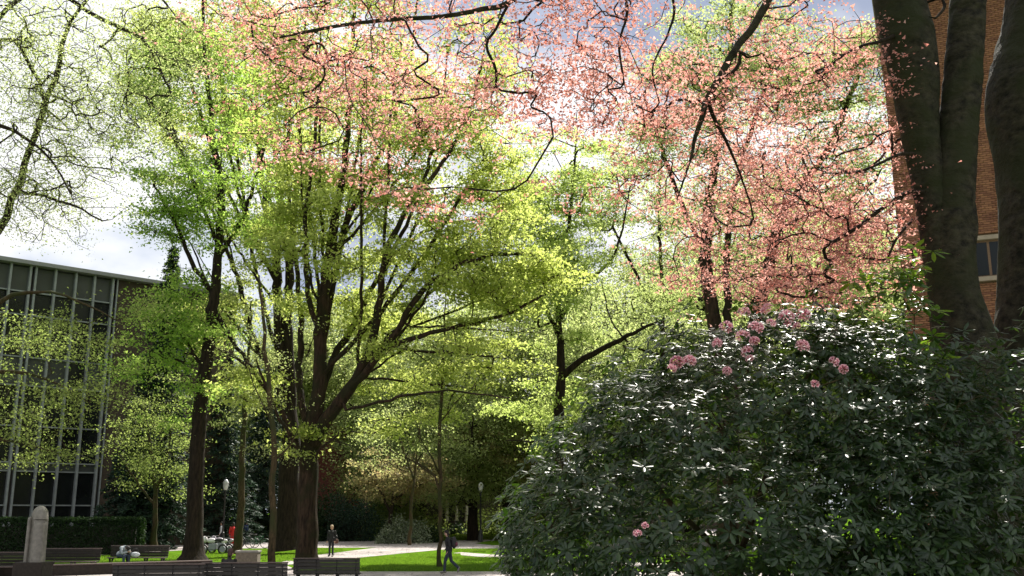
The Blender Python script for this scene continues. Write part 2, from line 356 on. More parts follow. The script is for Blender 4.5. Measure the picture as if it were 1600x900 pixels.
def grow(limbs, targets, step=0.6, tip=0.008, power=0.42, wiggle=0.06, sag=0.0, lift=0.15, big=0.05, limb_step=0.45, jit=0.04):
    """limbs: list of (points, radii). Every target is joined to the nearest wood already grown.
    returns thick chains, thin chains"""
    P = []; par = []; fix = []
    def nearest(p, arr): return int(np.argmin(((arr - p)**2).sum(1)))
    for pts, rad in limbs:
        C, Rr = catmull(pts, rad, limb_step); prev = nearest(C[0], np.array(P)) if P else -1
        for i in range(len(C)):
            if i == 0 and prev >= 0 and np.linalg.norm(P[prev]-C[0]) < 0.05: continue
            j = C[i] + (rng.normal(size=3)*jit*min(1, Rr[i]*6+0.3)*(0.4 if Rr[i] > 0.3 else 1) if 0 < i < len(C)-1 else 0)
            par.append(prev); P.append(j); fix.append(Rr[i]); prev = len(P)-1
    # repair parents of limbs whose first point was skipped
    A = np.zeros((len(P)+len(targets)*14, 3)); A[:len(P)] = np.array(P); n = len(P)
    par = list(par); fix = list(fix); base = A[:n]
    d0 = np.array([((base - t)**2).sum(1).min() for t in targets]) if len(targets) else []
    for ti in np.argsort(d0):
        t = targets[ti]; df = A[:n]-t; d2 = (df**2).sum(1)
        cost = np.sqrt(d2) + 0.35*np.maximum(0, df[:, 2]) if lift > 0 else np.sqrt(d2) + 0.35*np.maximum(0, -df[:, 2])
        k = int(np.argmin(cost)); p0 = A[k].copy(); dist = math.sqrt(d2[k])
        pd = p0 - A[par[k]] if par[k] >= 0 else np.array([0, 0, 1.0]); pd = pd/(np.linalg.norm(pd)+1e-9)
        ns = int(min(12, max(2, dist/step))); c = p0 + pd*dist*0.35 + np.array([0, 0, lift*dist*0.5])
        prev = k
        for j in range(1, ns+1):
            s = j/ns; q = (1-s)**2*p0 + 2*s*(1-s)*c + s*s*t
            q = q + rng.normal(size=3)*wiggle*min(1.0, dist)*(0 if j == ns else 1); q[2] -= sag*dist*s*(1-s)
            A[n] = q; par.append(prev); fix.append(0.0); prev = n; n += 1
    P = A[:n]; cnt = np.zeros(n); child = [[] for _ in range(n)]
    leaf = np.ones(n, bool)
    for i, p in enumerate(par):
        if p >= 0: child[p].append(i); leaf[p] = False
    cnt[leaf] = 1
    for i in range(n-1, -1, -1):
        if par[i] >= 0: cnt[par[i]] += cnt[i]
    rad = np.maximum(np.array(fix), tip*cnt**power)
    thick, thin = [], []
    stack = [(i, None) for i in range(n) if par[i] < 0]
    while stack:
        i, p = stack.pop(); ch = [] if p is None else [p]; cur = i
        while True:
            ch.append(cur)
            if not child[cur]: break
            nx = max(child[cur], key=lambda c_: (rad[c_], cnt[c_]))
            for o_ in child[cur]:
                if o_ != nx: stack.append((o_, cur))
            cur = nx
        Rr = rad[ch].copy()
        if p is not None and len(Rr) > 1: Rr[0] = min(Rr[0], Rr[1]*1.25)
        # taper along
        fx = np.array([fix[c_] for c_ in ch])
        Rr = np.minimum.accumulate(Rr) if fx.max() == 0 else Rr
        if not child[ch[-1]]: Rr[-1] *= 0.5
        (thick if Rr[0] > big else thin).append((P[ch], Rr))
    return thick, thin
def wood(parent, thick, thin, mat, thin_mat=None, sides=9, tsides=3, lump=0.0):
    if thick:
        V, Fq = tubes(thick, sides)
        if lump:
            V = V + (np.sin(V[:, [1, 2, 0]]*5.1)+np.sin(V[:, [2, 0, 1]]*9.7))*lump
        link('trunk', fast_mesh('trunk', V, Fq, mat, smooth=True), parent)
    if thin:
        V, Fq = tubes(thin, tsides); link('twigs', fast_mesh('twigs', V, Fq, thin_mat or mat, smooth=True), parent, kind='stuff')
def fan_limbs(Y, starts, ends, r):
    o = []
    for k, e in enumerate(ends):
        a = starts[k % len(starts)]; d = random.uniform(-3.5, 3.5)
        m1 = (a[0]+(e[0]-a[0])*.38+random.uniform(-10, 10), a[1]+(e[1]-a[1])*.30); m2 = (a[0]+(e[0]-a[0])*.72+random.uniform(-10, 10), a[1]+(e[1]-a[1])*.66)
        o.append(PL(Y, (a[0], a[1], r, 0), (m1[0], m1[1], r*.85, d*.4), (m2[0], m2[1], r*.55, d*.8), (e[0], e[1], r*.22, d)))
    return o
def PL(Y, *pts):
    """limb given as (px, py, radius[, dY])"""
    return ([at(p[0], p[1], Y + (p[3] if len(p) > 3 else 0)) for p in pts], [p[2] for p in pts])
def rebase(root):
    """move an Empty to its base without moving the mesh data it parents"""
    pass
def make_tree(name, label, Y, limbs, blobs, leafm, barkm, size=0.13, per=14, sig=0.45, step=0.7, group='trees in the park', cat='tree', tip=0.013, power=0.42,
              tilt=0.9, sag=0.0, lift=0.15, clump=10, extra=None, tintf=None, flat=0.45, twigm=None, lump=0.0, sides=9, zmin=0.4, big=0.05, wiggle=0.06):
    base = limbs[0][0][0]; root = empty(name, (0, 0, 0), 0, label, cat, group)
    tg = blob_points(blobs, Y, clump=clump) if blobs else np.zeros((0, 3))
    if extra is not None: tg = np.concatenate([tg, extra])
    tg = tg[tg[:, 2] > zmin]
    thick, thin = grow(limbs, tg, step=step, tip=tip, power=power, sag=sag, lift=lift, big=big, wiggle=wiggle)
    wood(root, thick, thin, barkm, twigm, lump=lump, sides=sides)
    n = len(tg)*per
    idx = np.repeat(np.arange(len(tg)), per)
    th = rng.random(len(tg))*6.283; du = np.stack([np.cos(th), np.sin(th), rng.normal(size=len(tg))*.25], 1)[idx]; dv = np.stack([-np.sin(th), np.cos(th), 0*th], 1)[idx]
    c = tg[idx] + du*rng.normal(size=(n, 1))*sig*1.45 + dv*rng.normal(size=(n, 1))*sig*.55 + rng.normal(size=(n, 3))*np.array([0, 0, sig*flat*.6])   # long flat sprays
    c = c[c[:, 2] > 0.15]
    tint = rng.random(len(c))*0.6 + 0.4*rng.random(len(tg))[idx[:len(c)]] if len(c) == n else rng.random(len(c))
    link('crown', crown_mesh('crown', c, size, leafm, tilt, tint=tint), root, kind='stuff')
    # put the Empty at the base of the trunk
    b = Vector((base[0], base[1], 0)); root.location = b
    for ch in root.children: ch.location = -b
    return root

# ================================================================== SETTING
def ground_sheet(name, poly, z, mat, thick=0):
    me = bpy.data.meshes.new(name); me.from_pydata([(p[0], p[1], z) for p in poly], [], [tuple(range(len(poly)))]); me.update()
    me.materials.append(mat); o = link(name, me, None, 'structure'); return o
def fan(name, px_pts, z, mat, extra=()):
    pts = [onz(a, b, z) for a, b in px_pts] + [Vector((x, y, z)) for x, y in extra]
    return ground_sheet(name, pts, z, mat)
ground_sheet('ground', [(-1500, -400), (1500, -400), (1500, 2500), (-1500, 2500)], 0, M['lawn'])
fan('plaza', [(-400, 899), (160, 893.5), (330, 880), (440, 880.5), (470, 893), (1200, 893)], 0.008, M['concrete'], [(26, 6), (-30, 6)])
fan('footpath', [(440, 883.5), (500, 877), (565, 871), (640, 863.5), (700, 858), (800, 857), (1300, 852), (1300, 826), (820, 828), (760, 832), (680, 838), (570, 845), (385, 847), (325, 848), (-300, 853), (-300, 866), (160, 867), (325, 857.5), (500, 856), (590, 855.5), (570, 858), (490, 868), (440, 878)], 0.008, M['concrete'])
fan('footpath', [(708, 864), (722, 863), (830, 871), (1100, 884), (1100, 890), (830, 877), (722, 867.5)], 0.012, M['concrete'])
fan('lawn_island', [(742, 849), (765, 845), (830, 841), (1200, 836), (1200, 846), (830, 851), (770, 852)], 0.014, M['lawn'])
fan('soil_bed', [(590, 842), (660, 836.5), (760, 831), (1000, 822), (1000, 815), (450, 821), (450, 842)], 0.012, M['soil'])
# grass blades over the lawns in view
def grass(name, px_poly_list, n, label):
    pts = []
    for (x0, x1, y0, y1, w) in px_poly_list:
        m = int(n*w); px = rng.uniform(x0, x1, m)
        d0 = onz(800, y1).y; d1 = onz(800, y0).y; d = rng.uniform(d0, d1, m)
        pts.append(np.stack([(px-800)/F/1.025*d, d, np.zeros(m)], 1))
    b = np.concatenate(pts); m = len(b); h = rng.uniform(0.05, 0.11, m)[:, None]; a = rng.uniform(0, 6.283, m)
    u = np.stack([np.cos(a), np.sin(a), 0*a], 1)*0.022; ln = rng.normal(size=(m, 3))*0.02; ln[:, 2] = 0
    V = np.stack([b-u, b+u, b+ln+np.array([0, 0, 1])*h], 1).reshape(-1, 3)
    o = link(name, fast_mesh(name, V, np.arange(3*m).reshape(m, 3), M['grass'], tint=rng.random(m)), None, 'stuff'); o['label'] = label; o['category'] = 'grass'
grass('grass', [(575, 860, 872, 892, .34), (700, 860, 858.5, 863, .12), (560, 720, 873, 890, .1), (640, 720, 866, 873, .04), (495, 538, 857.5, 861, .02), (310, 470, 859, 877, .2), (-20, 290, 869, 884, .16), (330, 425, 838, 846, .06)], 150000, 'short bright green grass on the park lawns')

n_ = 9000; d_ = rng.uniform(30, 95, n_); p_ = rng.uniform(-50, 900, n_)
lc = np.stack([(p_-800)/F/1.025*d_, d_, np.full(n_, 0.03)], 1)
o_ = link('leaf_litter', crown_mesh('leaf_litter', lc, 0.07, M['soil'], 0.15), None, 'stuff'); o_['label'] = 'scattered brown bud scales and litter on the lawns and paths'; o_['category'] = 'litter'
# ================================================================== GLASS BUILDING (left)
def left_building():
    A = R(48); dv = Vector((math.sin(A), math.cos(A), 0)); Cc = Vector((-0.4113*75, 75, 0)); H = 20.1
    nv = Vector((dv.y, -dv.x, 0))  # towards the park
    root = empty('glass_building', Cc, math.atan2(dv.y, dv.x), 'dark glass walled building behind the hedge with thin grey mullions and white roof edge', 'building')
    def s_of(px):
        u = (px-800)/F/1.025; return (u*Cc.y - Cc.x)/(dv.x - u*dv.y)
    cols = [s_of(p) for p in (-128, -91, -57, -27, 6, 15, 48, 82, 113, 143.5)]
    # local frame: x along facade, y into the building (left-handed check: nv local = -y)
    def zc(py): return CAMZ + 75*ray(170, py)[2]/ray(170, py)[1]
    rows = [zc(p) for p in (790, 739, 726, 672, 612, 570, 508, 474)]
    rows = [rows[0]] + rows[1:]
    MB().box((-20, 6.4, H/2), (56+0, 12, H-0.3)).build('wall', M['dark_wall'], root)
    MB().box((5.2+0.2, 0.15, H/2), (10.0, 0.3, H)).build('brick_wall', M['brown_brick'], root)
    MB().box((-18.8, 6.0, H+0.16), (58.8, 13.2, 0.32)).build('roof', M['roofedge'], root, bevel=0.04)
    zs = [0.9] + rows + [H-0.05]
    pane_me = {}
    for i in range(len(cols)-1):
        x0, x1 = cols[i], cols[i+1]; gap = (x1-x0) < 0.9
        for j in range(len(zs)-1):
            z0, z1 = zs[j], zs[j+1]; w = x1-x0-0.16; h = z1-z0-0.1
            thin = (z1-z0) < 1.0
            spand = (not gap) and ((j in (2, 8)) or (j in (5,) and i % 3 != 1))
            yoff = 0.62 if gap else (0.09 + 0.02*((i*7+j*3) % 3))
            MB().box(((x0+x1)/2, yoff + (0 if spand else 0.08), (z0+z1)/2), (w, 0.05, h)).build('pane' if not spand else 'panel', M['spandrel'] if spand else M['glass_dark'], root)
    MB().box((-20, 0.3, 0.45), (56, 0.25, 0.9)).build('plinth', M['stone_dark'], root)
    for i, x in enumerate(cols):
        MB().box((x, -0.06, H/2+0.45), (0.15, 0.32, H-0.9)).build('mullion', M['alu'], root)
    MB().box((cols[-1]+0.36, -0.02, H/2+0.2), (0.1, 0.22, H-0.4)).build('mullion', M['alu'], root)
    for i in range(len(cols)-1):
        x0, x1 = cols[i], cols[i+1]
        if x1-x0 < 0.9: continue
        for j, z in enumerate(rows):
            if (i in (2, 5) and j == 3): continue
            MB().box(((x0+x1)/2, 0.0, z), (x1-x0-0.16, 0.16, 0.09)).build('transom', M['alu'], root)
left_building()

# ================================================================== BRICK BUILDING (right)
def right_building():
    Y0 = 33.0; xl = at(1418, 525, Y0).x; yaw = R(-23)
    root = empty('brick_building', (xl, Y0, 0), yaw, 'orange brick building behind the thick beech trunks with one narrow stone framed window', 'building')
    W, Hh = 5.6, 20.6
    MB().box((W/2+0.03, 6.05, Hh/2), (W-0.06, 12, Hh)).build('wall', M['mortar'], root)
    MB().box((W/2, 6, Hh+0.2), (W+0.4, 12.6, 0.4)).build('roof', M['window_stone'], root, bevel=0.03)
    # window in the facade
    u_ = (1537-800)/F/1.01; wl = (u_*Y0 - xl)/(math.cos(yaw) - u_*math.sin(yaw)); yw = Y0 + wl*math.sin(yaw); wb = at(1540, 442, yw).z; wt = at(1540, 372, yw).z; ww = 1.5
    bw, bh, jn, cs = 0.203, 0.064, 0.010, 0.0765
    specs = []
    rows = int(Hh/cs)
    for r in range(rows):
        z = r*cs+bh/2+0.005; off = (r % 2)*0.5*(bw+jn)
        for k in range(-1, int(W/(bw+jn))+1):
            x0 = max(k*(bw+jn)+off, 0.0); x1 = min(k*(bw+jn)+off+bw, W)
            if x1-x0 < 0.03: continue
            if z+bh/2 > wb-0.02 and z-bh/2 < wt+0.02:
                if x0 >= wl and x1 <= wl+ww: continue
                if x0 < wl < x1: x1 = wl-0.008
                if x0 < wl+ww < x1: x0 = wl+ww+0.008
                if x1-x0 < 0.03: continue
            specs.append(((x0+x1)/2, z, x1-x0, 0))
        nk = 3     # bricks of the side wall, turned round the corner
        for k in range(nk):
            specs.append((k*(bw+jn)+off+bw/2, z, bw, 1))
    def shown(sx, z):   # where the photograph shows the facade between the trunks
        p = root.matrix_basis @ Vector((sx, 0, z)); v = Vector((p.x, p.y, p.z-CAMZ))
        fwd = v.y*CP + v.z*SP; up = -v.y*SP + v.z*CP; px = 800+F*v.x/fwd; py = 450-F*up/fwd
        return (1404 < px < 1440 and 300 < py < 525) or (1536 < px < 1551 and 180 < py < 520)
    sel = [s for s in specs if s[3] == 0 and s[2] > 0.19 and shown(s[0], s[1])][:300]; selset = set((s[0], s[1]) for s in sel)
    rest = [s for s in specs if not (s[3] == 0 and (s[0], s[1]) in selset)]
    protos = []
    for t in range(5):
        mb = MB().box((0, 0, 0), (bw, 0.07, bh)); me = mb.mesh('brick', M['brick'])
        a = me.attributes.new('tint', 'FLOAT', 'FACE'); a.data.foreach_set('value', [t/4.0]*6); protos.append(me)
    for s in sel:
        o = link('brick', random.choice(protos), root); o.location = (s[0], 0.012+random.uniform(-.004, .004), s[1]); o.rotation_euler = (0, random.uniform(-.004, .004), 0)
    n = len(rest); S = np.array(rest); c = np.zeros((n, 3)); front = S[:, 3] == 0
    j = rng.uniform(-0.004, 0.004, n)
    c[:, 0] = np.where(front, S[:, 0], 0.012+j); c[:, 1] = np.where(front, 0.012+j, S[:, 0]+0.06); c[:, 2] = S[:, 1]
    hx = np.where(front, S[:, 2]/2, 0.035); hy = np.where(front, 0.035, S[:, 2]/2); hz = np.full(n, bh/2)
    cor = np.array([(sx, sy, sz) for sz in (-1, 1) for sy in (-1, 1) for sx in (-1, 1)])
    V = (c[:, None, :] + cor[None]*np.stack([hx, hy, hz], 1)[:, None, :]).reshape(-1, 3)
    fb = np.array([(0, 2, 3, 1), (4, 5, 7, 6), (0, 1, 5, 4), (2, 6, 7, 3), (0, 4, 6, 2), (1, 3, 7, 5)])
    Fq = (fb[None] + np.arange(n)[:, None, None]*8).reshape(-1, 4)
    link('brickwork', fast_mesh('brickwork', V, Fq, M['brick'], tint=np.repeat(rng.random(n), 6)), root, kind='stuff')
    # window: stone surround, frame, pane
    wx = wl+ww/2; wz = (wb+wt)/2; hh = wt-wb
    win = MB().box((wx, 0.10, wz), (ww-0.3, 0.05, hh-0.3)).build('window', M['iron'], root)
    MB().box((wx, -0.03, wb+0.07), (ww, 0.22, 0.14)).build('sill', M['window_stone'], win)
    MB().box((wx, -0.02, wt-0.07), (ww, 0.18, 0.14)).build('lintel', M['window_stone'], win)
    for sx in (-1, 1):
        MB().box((wx+sx*(ww/2-0.11), -0.02, wz), (0.22, 0.16, hh-0.284)).build('jamb', M['window_stone'], win)
    for k in range(2):
        MB().box((wx-0.26+k*0.52, 0.05, wz), (0.44, 0.02, hh-0.42)).build('pane', M['glass_dark'], win)
right_building()

# ================================================================== FAR BUILDINGS
def far_block(name, label, px0, px1, Y, h, d, mat, windows=None, roofmat='roofedge'):
    x0, x1 = cx(px0, Y), cx(px1, Y); root = empty(name, ((x0+x1)/2, Y, 0), 0, label, 'building'); w = x1-x0
    MB().box((0, d/2, h/2), (w, d, h)).build('wall', M[mat], root)
    MB().box((0, d/2, h+0.15), (w+0.5, d+0.5, 0.3)).build('roof', M[roofmat], root)
    if windows:
        nx, nz, ww, wh, z0, dz = windows
        for i in range(nx):
            for j in range(nz):
                f = MB().box((-w/2+(i+0.5)*w/nx, -0.03, z0+j*dz), (ww, 0.1, wh)).build('window', M['white_paint'], root)
                MB().box((-w/2+(i+0.5)*w/nx, -0.09, z0+j*dz), (ww-0.2, 0.04, wh-0.2)).build('pane', M['glass_dark'], f)
    return root
far_block('maroon_building', 'dark maroon brick building glimpsed behind the forked tree', 470, 566, 104, 12.5, 14, 'maroon', None, 'dark_wall')
pr = far_block('porch_building', 'low dark building with pale porch columns beyond the path', 566, 1000, 112, 7.0, 14, 'dark_wall', (9, 1, 1.2, 1.5, 5.2, 3), 'dark_wall')
xo = pr.location.x
MB().box((cx(714, 110)-xo, -1.6, 4.85), (3.8, 3.2, 0.35)).build('porch_roof', M['dark_wall'], pr)
for p in (698.5, 713.5, 729):
    MB().lathe([(0.24, 0), (0.24, 0.15), (0.17, 0.2), (0.15, 2.85), (0.22, 2.95), (0.22, 3.12)], 10, (cx(p, 109)-xo, -2.9, 1.55)).build('column', M['white_paint'], pr, smooth=True)
MB().box((cx(714, 110)-xo, -1.65, 0.775), (4.0, 3.3, 1.55)).build('step', M['stone_dark'], pr)
far_block('brick_hall', 'distant brown brick hall seen low between the trees', 900, 1180, 150, 19, 16, 'brown_brick', (12, 4, 1.3, 2.0, 3, 4.0))

# ================================================================== TREES
EF = [(1, 1)]
# A: front forked tree
A_Y = 47
make_tree('park_tree', 'big tree with pale split bark forking low, standing behind the rightmost front bench', A_Y, [
    PL(A_Y, (478, 893, .80), (479, 884, .62), (479.5, 865, .50), (480, 800, .46), (482, 730, .44), (486, 680, .42), (498, 610, .33), (500, 520, .30), (508, 440, .27), (520, 360, .21), (535, 280, .17), (545, 180, .13), (550, 60, .09), (560, -100, .05)),
    PL(A_Y, (500, 530, .2), (514, 470, .19, .5), (530, 400, .17, 1), (545, 340, .15, 1), (580, 270, .12, 1.5), (610, 200, .10, 2), (640, 100, .07, 2), (655, -30, .05, 2)),
    PL(A_Y, (484, 705, .34), (510, 655, .32, -.4), (545, 608, .27, -.8), (575, 555, .22, -1), (590, 480, .18, -1), (605, 400, .15, -1.5), (640, 320, .12, -2), (700, 240, .09, -2), (740, 150, .06, -2), (760, 60, .04, -2)),
    PL(A_Y, (545, 610, .18, -.8), (580, 570, .17, -1.5), (620, 520, .15, -2), (650, 465, .13, -2.5), (690, 430, .11, -3), (760, 400, .08, -4), (840, 395, .05, -5)),
    PL(A_Y, (608, 545, .12, -1.8), (640, 530, .11, -2.4), (690, 514, .10, -3), (760, 500, .08, -3.6), (820, 478, .06, -4), (868, 450, .04, -4.5)),
    PL(A_Y, (495, 625, .2), (530, 545, .17, 1), (560, 490, .14, 1.5), (590, 435, .12, 2), (630, 385, .10, 2.5), (690, 352, .08, 3), (770, 340, .05, 3.5)),
    PL(A_Y, (540, 640, .07, -1), (580, 632, .07, -2), (640, 618, .06, -3), (700, 612, .045, -4), (800, 622, .03, -5)),
    PL(A_Y, (500, 540, .14), (478, 440, .12, -1), (478, 340, .10, -1.5), (490, 240, .08, -2), (500, 120, .05, -2)),
    PL(A_Y, (482, 760, .12), (462, 700, .10, -1), (430, 640, .07, -2), (400, 560, .05, -3)),
    PL(A_Y, (481, 780, .07), (500, 700, .06, -1), (520, 690, .04, -1.5), (560, 700, .02, -2)), PL(A_Y, (486, 690, .20), (468, 600, .17, 1), (470, 500, .14, 1.5), (462, 400, .11, 2), (450, 280, .08, 2), (455, 150, .05, 2)),
    PL(A_Y, (480, 740, .14), (448, 660, .12, -.5), (410, 600, .09, -1), (370, 560, .07, -1.5), (330, 540, .04, -2)),
    PL(A_Y, (600, 420, .10, -1.5), (655, 300, .08, -1), (690, 180, .06, 0), (700, 60, .04, 1)),
] + fan_limbs(A_Y, [(503, 500), (508, 440), (498, 590), (515, 400), (560, 575), (590, 480)], [(450, 40), (500, -20), (600, -10), (640, 200), (570, 120), (720, 60), (470, 200), (540, 260), (760, 240), (700, 140), (820, 260), (620, 60)], .075)
  + fan_limbs(A_Y, [(565, 590), (610, 545), (640, 510), (600, 520)], [(720, 470), (790, 560), (830, 430), (700, 590), (760, 610), (680, 420), (850, 520)], .055), [(430, 660, 50, 60, 22, -1, 1.5), (400, 600, 60, 50, 60, -1, 2), (500, 300, 90, 90, 240, 1, 5), (560, 150, 190, 170, 850, 0, 6), (680, 260, 140, 140, 520, -1, 5), (740, 400, 130, 80, 420, -3, 4), (810, 440, 80, 50, 190, -4, 3), (520, 400, 130, 110, 300, 0, 5), (700, 560, 140, 60, 150, -2, 3), (790, 300, 60, 80, 170, -2, 3), (560, -120, 260, 110, 300, 0, 6), (600, 480, 130, 80, 220, 1, 4), (640, 640, 90, 60, 90, 3, 4), (760, 120, 60, 110, 140, 0, 4)],
    M['leaf_maple'], M['bark_elm'], size=0.145, per=42, sig=0.4, tip=0.0155, lump=0.02, group='broadleaf trees in the middle of the park', sides=12)
# B: dark twin behind
B_Y = 62
make_tree('park_tree', 'tall dark multi-stemmed tree just behind and left of the forked tree', B_Y, [
    PL(B_Y, (450, 859, 1.0), (450, 850, .82), (450, 800, .68), (452, 730, .62), (455, 680, .55), (446, 600, .36), (436, 520, .32), (433, 440, .29), (430, 380, .25), (412, 300, .2), (402, 200, .14), (400, 80, .09), (395, -70, .05)),
    PL(B_Y, (455, 690, .4), (454, 600, .33), (450, 520, .30), (452, 440, .26), (456, 360, .22), (466, 260, .16), (470, 150, .11), (480, 10, .07)),
    PL(B_Y, (452, 650, .26), (424, 580, .22), (395, 525, .18), (372, 440, .14), (340, 350, .11), (290, 260, .08), (250, 160, .05)),
    PL(B_Y, (432, 440, .18), (400, 380, .15), (372, 300, .11), (350, 180, .08), (340, 60, .05)),
    PL(B_Y, (430, 390, .16), (436, 300, .13), (430, 200, .1), (440, 80, .06)),
] + fan_limbs(B_Y, [(433, 440), (446, 600), (430, 380), (451, 500), (400, 540)], [(280, 60), (320, 10), (370, -10), (260, 200), (330, 260), (460, 60), (300, 380), (380, 120), (420, 20), (250, 300)], .09), [(390, 130, 150, 150, 800, 0, 7), (300, 200, 100, 140, 420, 0, 6), (420, 330, 130, 100, 240, 0, 6), (360, 480, 90, 90, 170, 0, 4), (400, -120, 180, 100, 200, 0, 6), (250, 80, 70, 110, 260), (470, 200, 120, 120, 260, 0, 6), (340, 60, 120, 80, 220)],
    M['leaf_maple'], M['bark_dark'], size=0.165, per=32, sig=0.48, tip=0.014, group='broadleaf trees in the middle of the park', sides=10)
# C: left leaning tree
C_Y = 53
make_tree('park_tree', 'straight trunked tree leaning slightly right, left of the forked tree', C_Y, [
    PL(C_Y, (301, 876, .85), (302, 866, .60), (303, 830, .44), (306, 740, .40), (313, 640, .37), (326, 540, .33), (335, 460, .28), (342, 380, .22), (345, 300, .22), (332, 200, .15), (322, 100, .1), (315, -20, .06)),
    PL(C_Y, (336, 460, .15), (305, 420, .13), (275, 350, .1), (240, 290, .06)),
    PL(C_Y, (340, 400, .16), (375, 350, .13), (400, 280, .1), (420, 200, .06)),
    PL(C_Y, (334, 480, .14), (362, 530, .0+.11), (395, 575, .08), (430, 610, .05)),
    PL(C_Y, (340, 380, .12), (300, 280, .09), (270, 200, .05)),
    PL(C_Y, (320, 580, .08), (280, 520, .06), (240, 490, .04)),
], [(320, 260, 130, 120, 470, 0, 6), (270, 340, 80, 60, 200), (380, 330, 80, 80, 180), (300, 120, 100, 100, 220), (270, 470, 80, 60, 190), (340, 520, 70, 60, 90), (240, 560, 80, 50, 120), (300, 620, 60, 50, 60), (230, 150, 70, 120, 150)],
    M['leaf_deep'], M['bark_dark'], size=0.15, per=24, sig=0.42, group='broadleaf trees in the middle of the park', sides=10)
# D: yellow-green tree, right of centre
D_Y = 60
make_tree('park_tree', 'yellow green tree forking at mid height above the rhododendron edge', D_Y, [
    PL(D_Y, (871, 858, .55), (871, 840, .44), (872, 700, .34), (874, 640, .32), (877, 585, .29), (875, 520, .2), (873, 470, .17), (882, 400, .13), (895, 300, .09), (900, 220, .05)),
    PL(D_Y, (877, 592, .22), (900, 568, .2, -.5), (940, 546, .17, -1), (980, 526, .13, -1.5), (1012, 510, .09, -2), (1070, 480, .05, -2)),
    PL(D_Y, (876, 530, .14), (855, 485, .12), (838, 445, .09), (805, 380, .05)),
    PL(D_Y, (875, 500, .16), (900, 455, .13), (930, 430, .11), (960, 398, .08), (975, 345, .06), (985, 290, .04)),
    PL(D_Y, (872, 690, .07), (840, 690, .06, -1), (790, 688, .04, -2)),
], [(850, 330, 80, 70, 420, 0, 4), (870, 410, 80, 50, 330, -1, 4), (905, 270, 90, 80, 170, 1, 5), (840, 250, 60, 60, 80, 1, 4), (830, 470, 80, 40, 200, -2, 3), (885, 530, 60, 30, 50), (860, 640, 90, 70, 220, 2, 4)],
    M['leaf_yellow'], M['bark_dark'], size=0.16, per=32, sig=0.4, tip=0.015, group='broadleaf trees in the middle of the park')
# E: right tree behind the beech sprays
E_Y = 46
make_tree('park_tree', 'twin stemmed tree behind the pink sprays, above the flowering rhododendron', E_Y, [
    PL(E_Y, (1142, 895, .75), (1141, 870, .6), (1136, 660, .5), (1122, 540, .36), (1106, 440, .30), (1104, 360, .26), (1110, 300, .21), (1125, 200, .14), (1140, 80, .08), (1150, -60, .05)),
    PL(E_Y, (1137, 650, .38), (1165, 560, .34), (1188, 470, .31), (1205, 400, .28), (1222, 335, .24), (1255, 290, .19), (1300, 220, .12), (1340, 120, .07)),
    PL(E_Y, (1137, 650, .22), (1142, 540, .2), (1136, 440, .17), (1140, 340, .14), (1160, 250, .1), (1190, 150, .06)),
    PL(E_Y, (1196, 450, .1), (1225, 445, .1, -.6), (1262, 462, .08, -1), (1298, 495, .06, -1.5), (1318, 530, .04, -2)),
    PL(E_Y, (1104, 400, .12), (1070, 330, .1), (1040, 250, .07), (1010, 160, .04)),
    PL(E_Y, (1212, 360, .14), (1250, 340, .11), (1310, 320, .08), (1370, 280, .05)),
], [(1180, 100, 180, 110, 800, 0, 5), (1060, 180, 90, 120, 330), (1300, 170, 100, 120, 420), (1365, 170, 50, 200, 260), (1180, 330, 190, 120, 460, 2, 4), (1150, 480, 170, 60, 300, 3, 4), (1320, 420, 90, 90, 260, 2), (1200, -100, 220, 80, 120)],
    M['leaf_elm'], M['bark_elm'], size=0.11, per=44, sig=0.42, group='broadleaf trees in the middle of the park', tip=0.017, sides=10)
# F: slim tree left of E
F_Y = 66
make_tree('park_tree', 'slim upright tree between the yellow green tree and the twin stems', F_Y, [
    PL(F_Y, (1037, 855, .3), (1037, 700, .2), (1036, 560, .16), (1034, 440, .13), (1030, 340, .09), (1035, 220, .05)),
    PL(F_Y, (1036, 555, .09), (990, 540, .07), (955, 500, .05), (940, 440, .04)),
    PL(F_Y, (1036, 520, .08), (1000, 440, .06), (960, 360, .04)),
    PL(F_Y, (1036, 540, .08), (1075, 470, .06), (1110, 400, .04)),
], [(1020, 400, 90, 150, 330, 0, 5), (950, 340, 60, 90, 160), (980, 540, 90, 60, 170), (1000, 260, 70, 60, 120)],
    M['leaf_elm'], M['bark_dark'], size=0.14, per=40, sig=0.45, group='broadleaf trees in the middle of the park', tip=0.016)
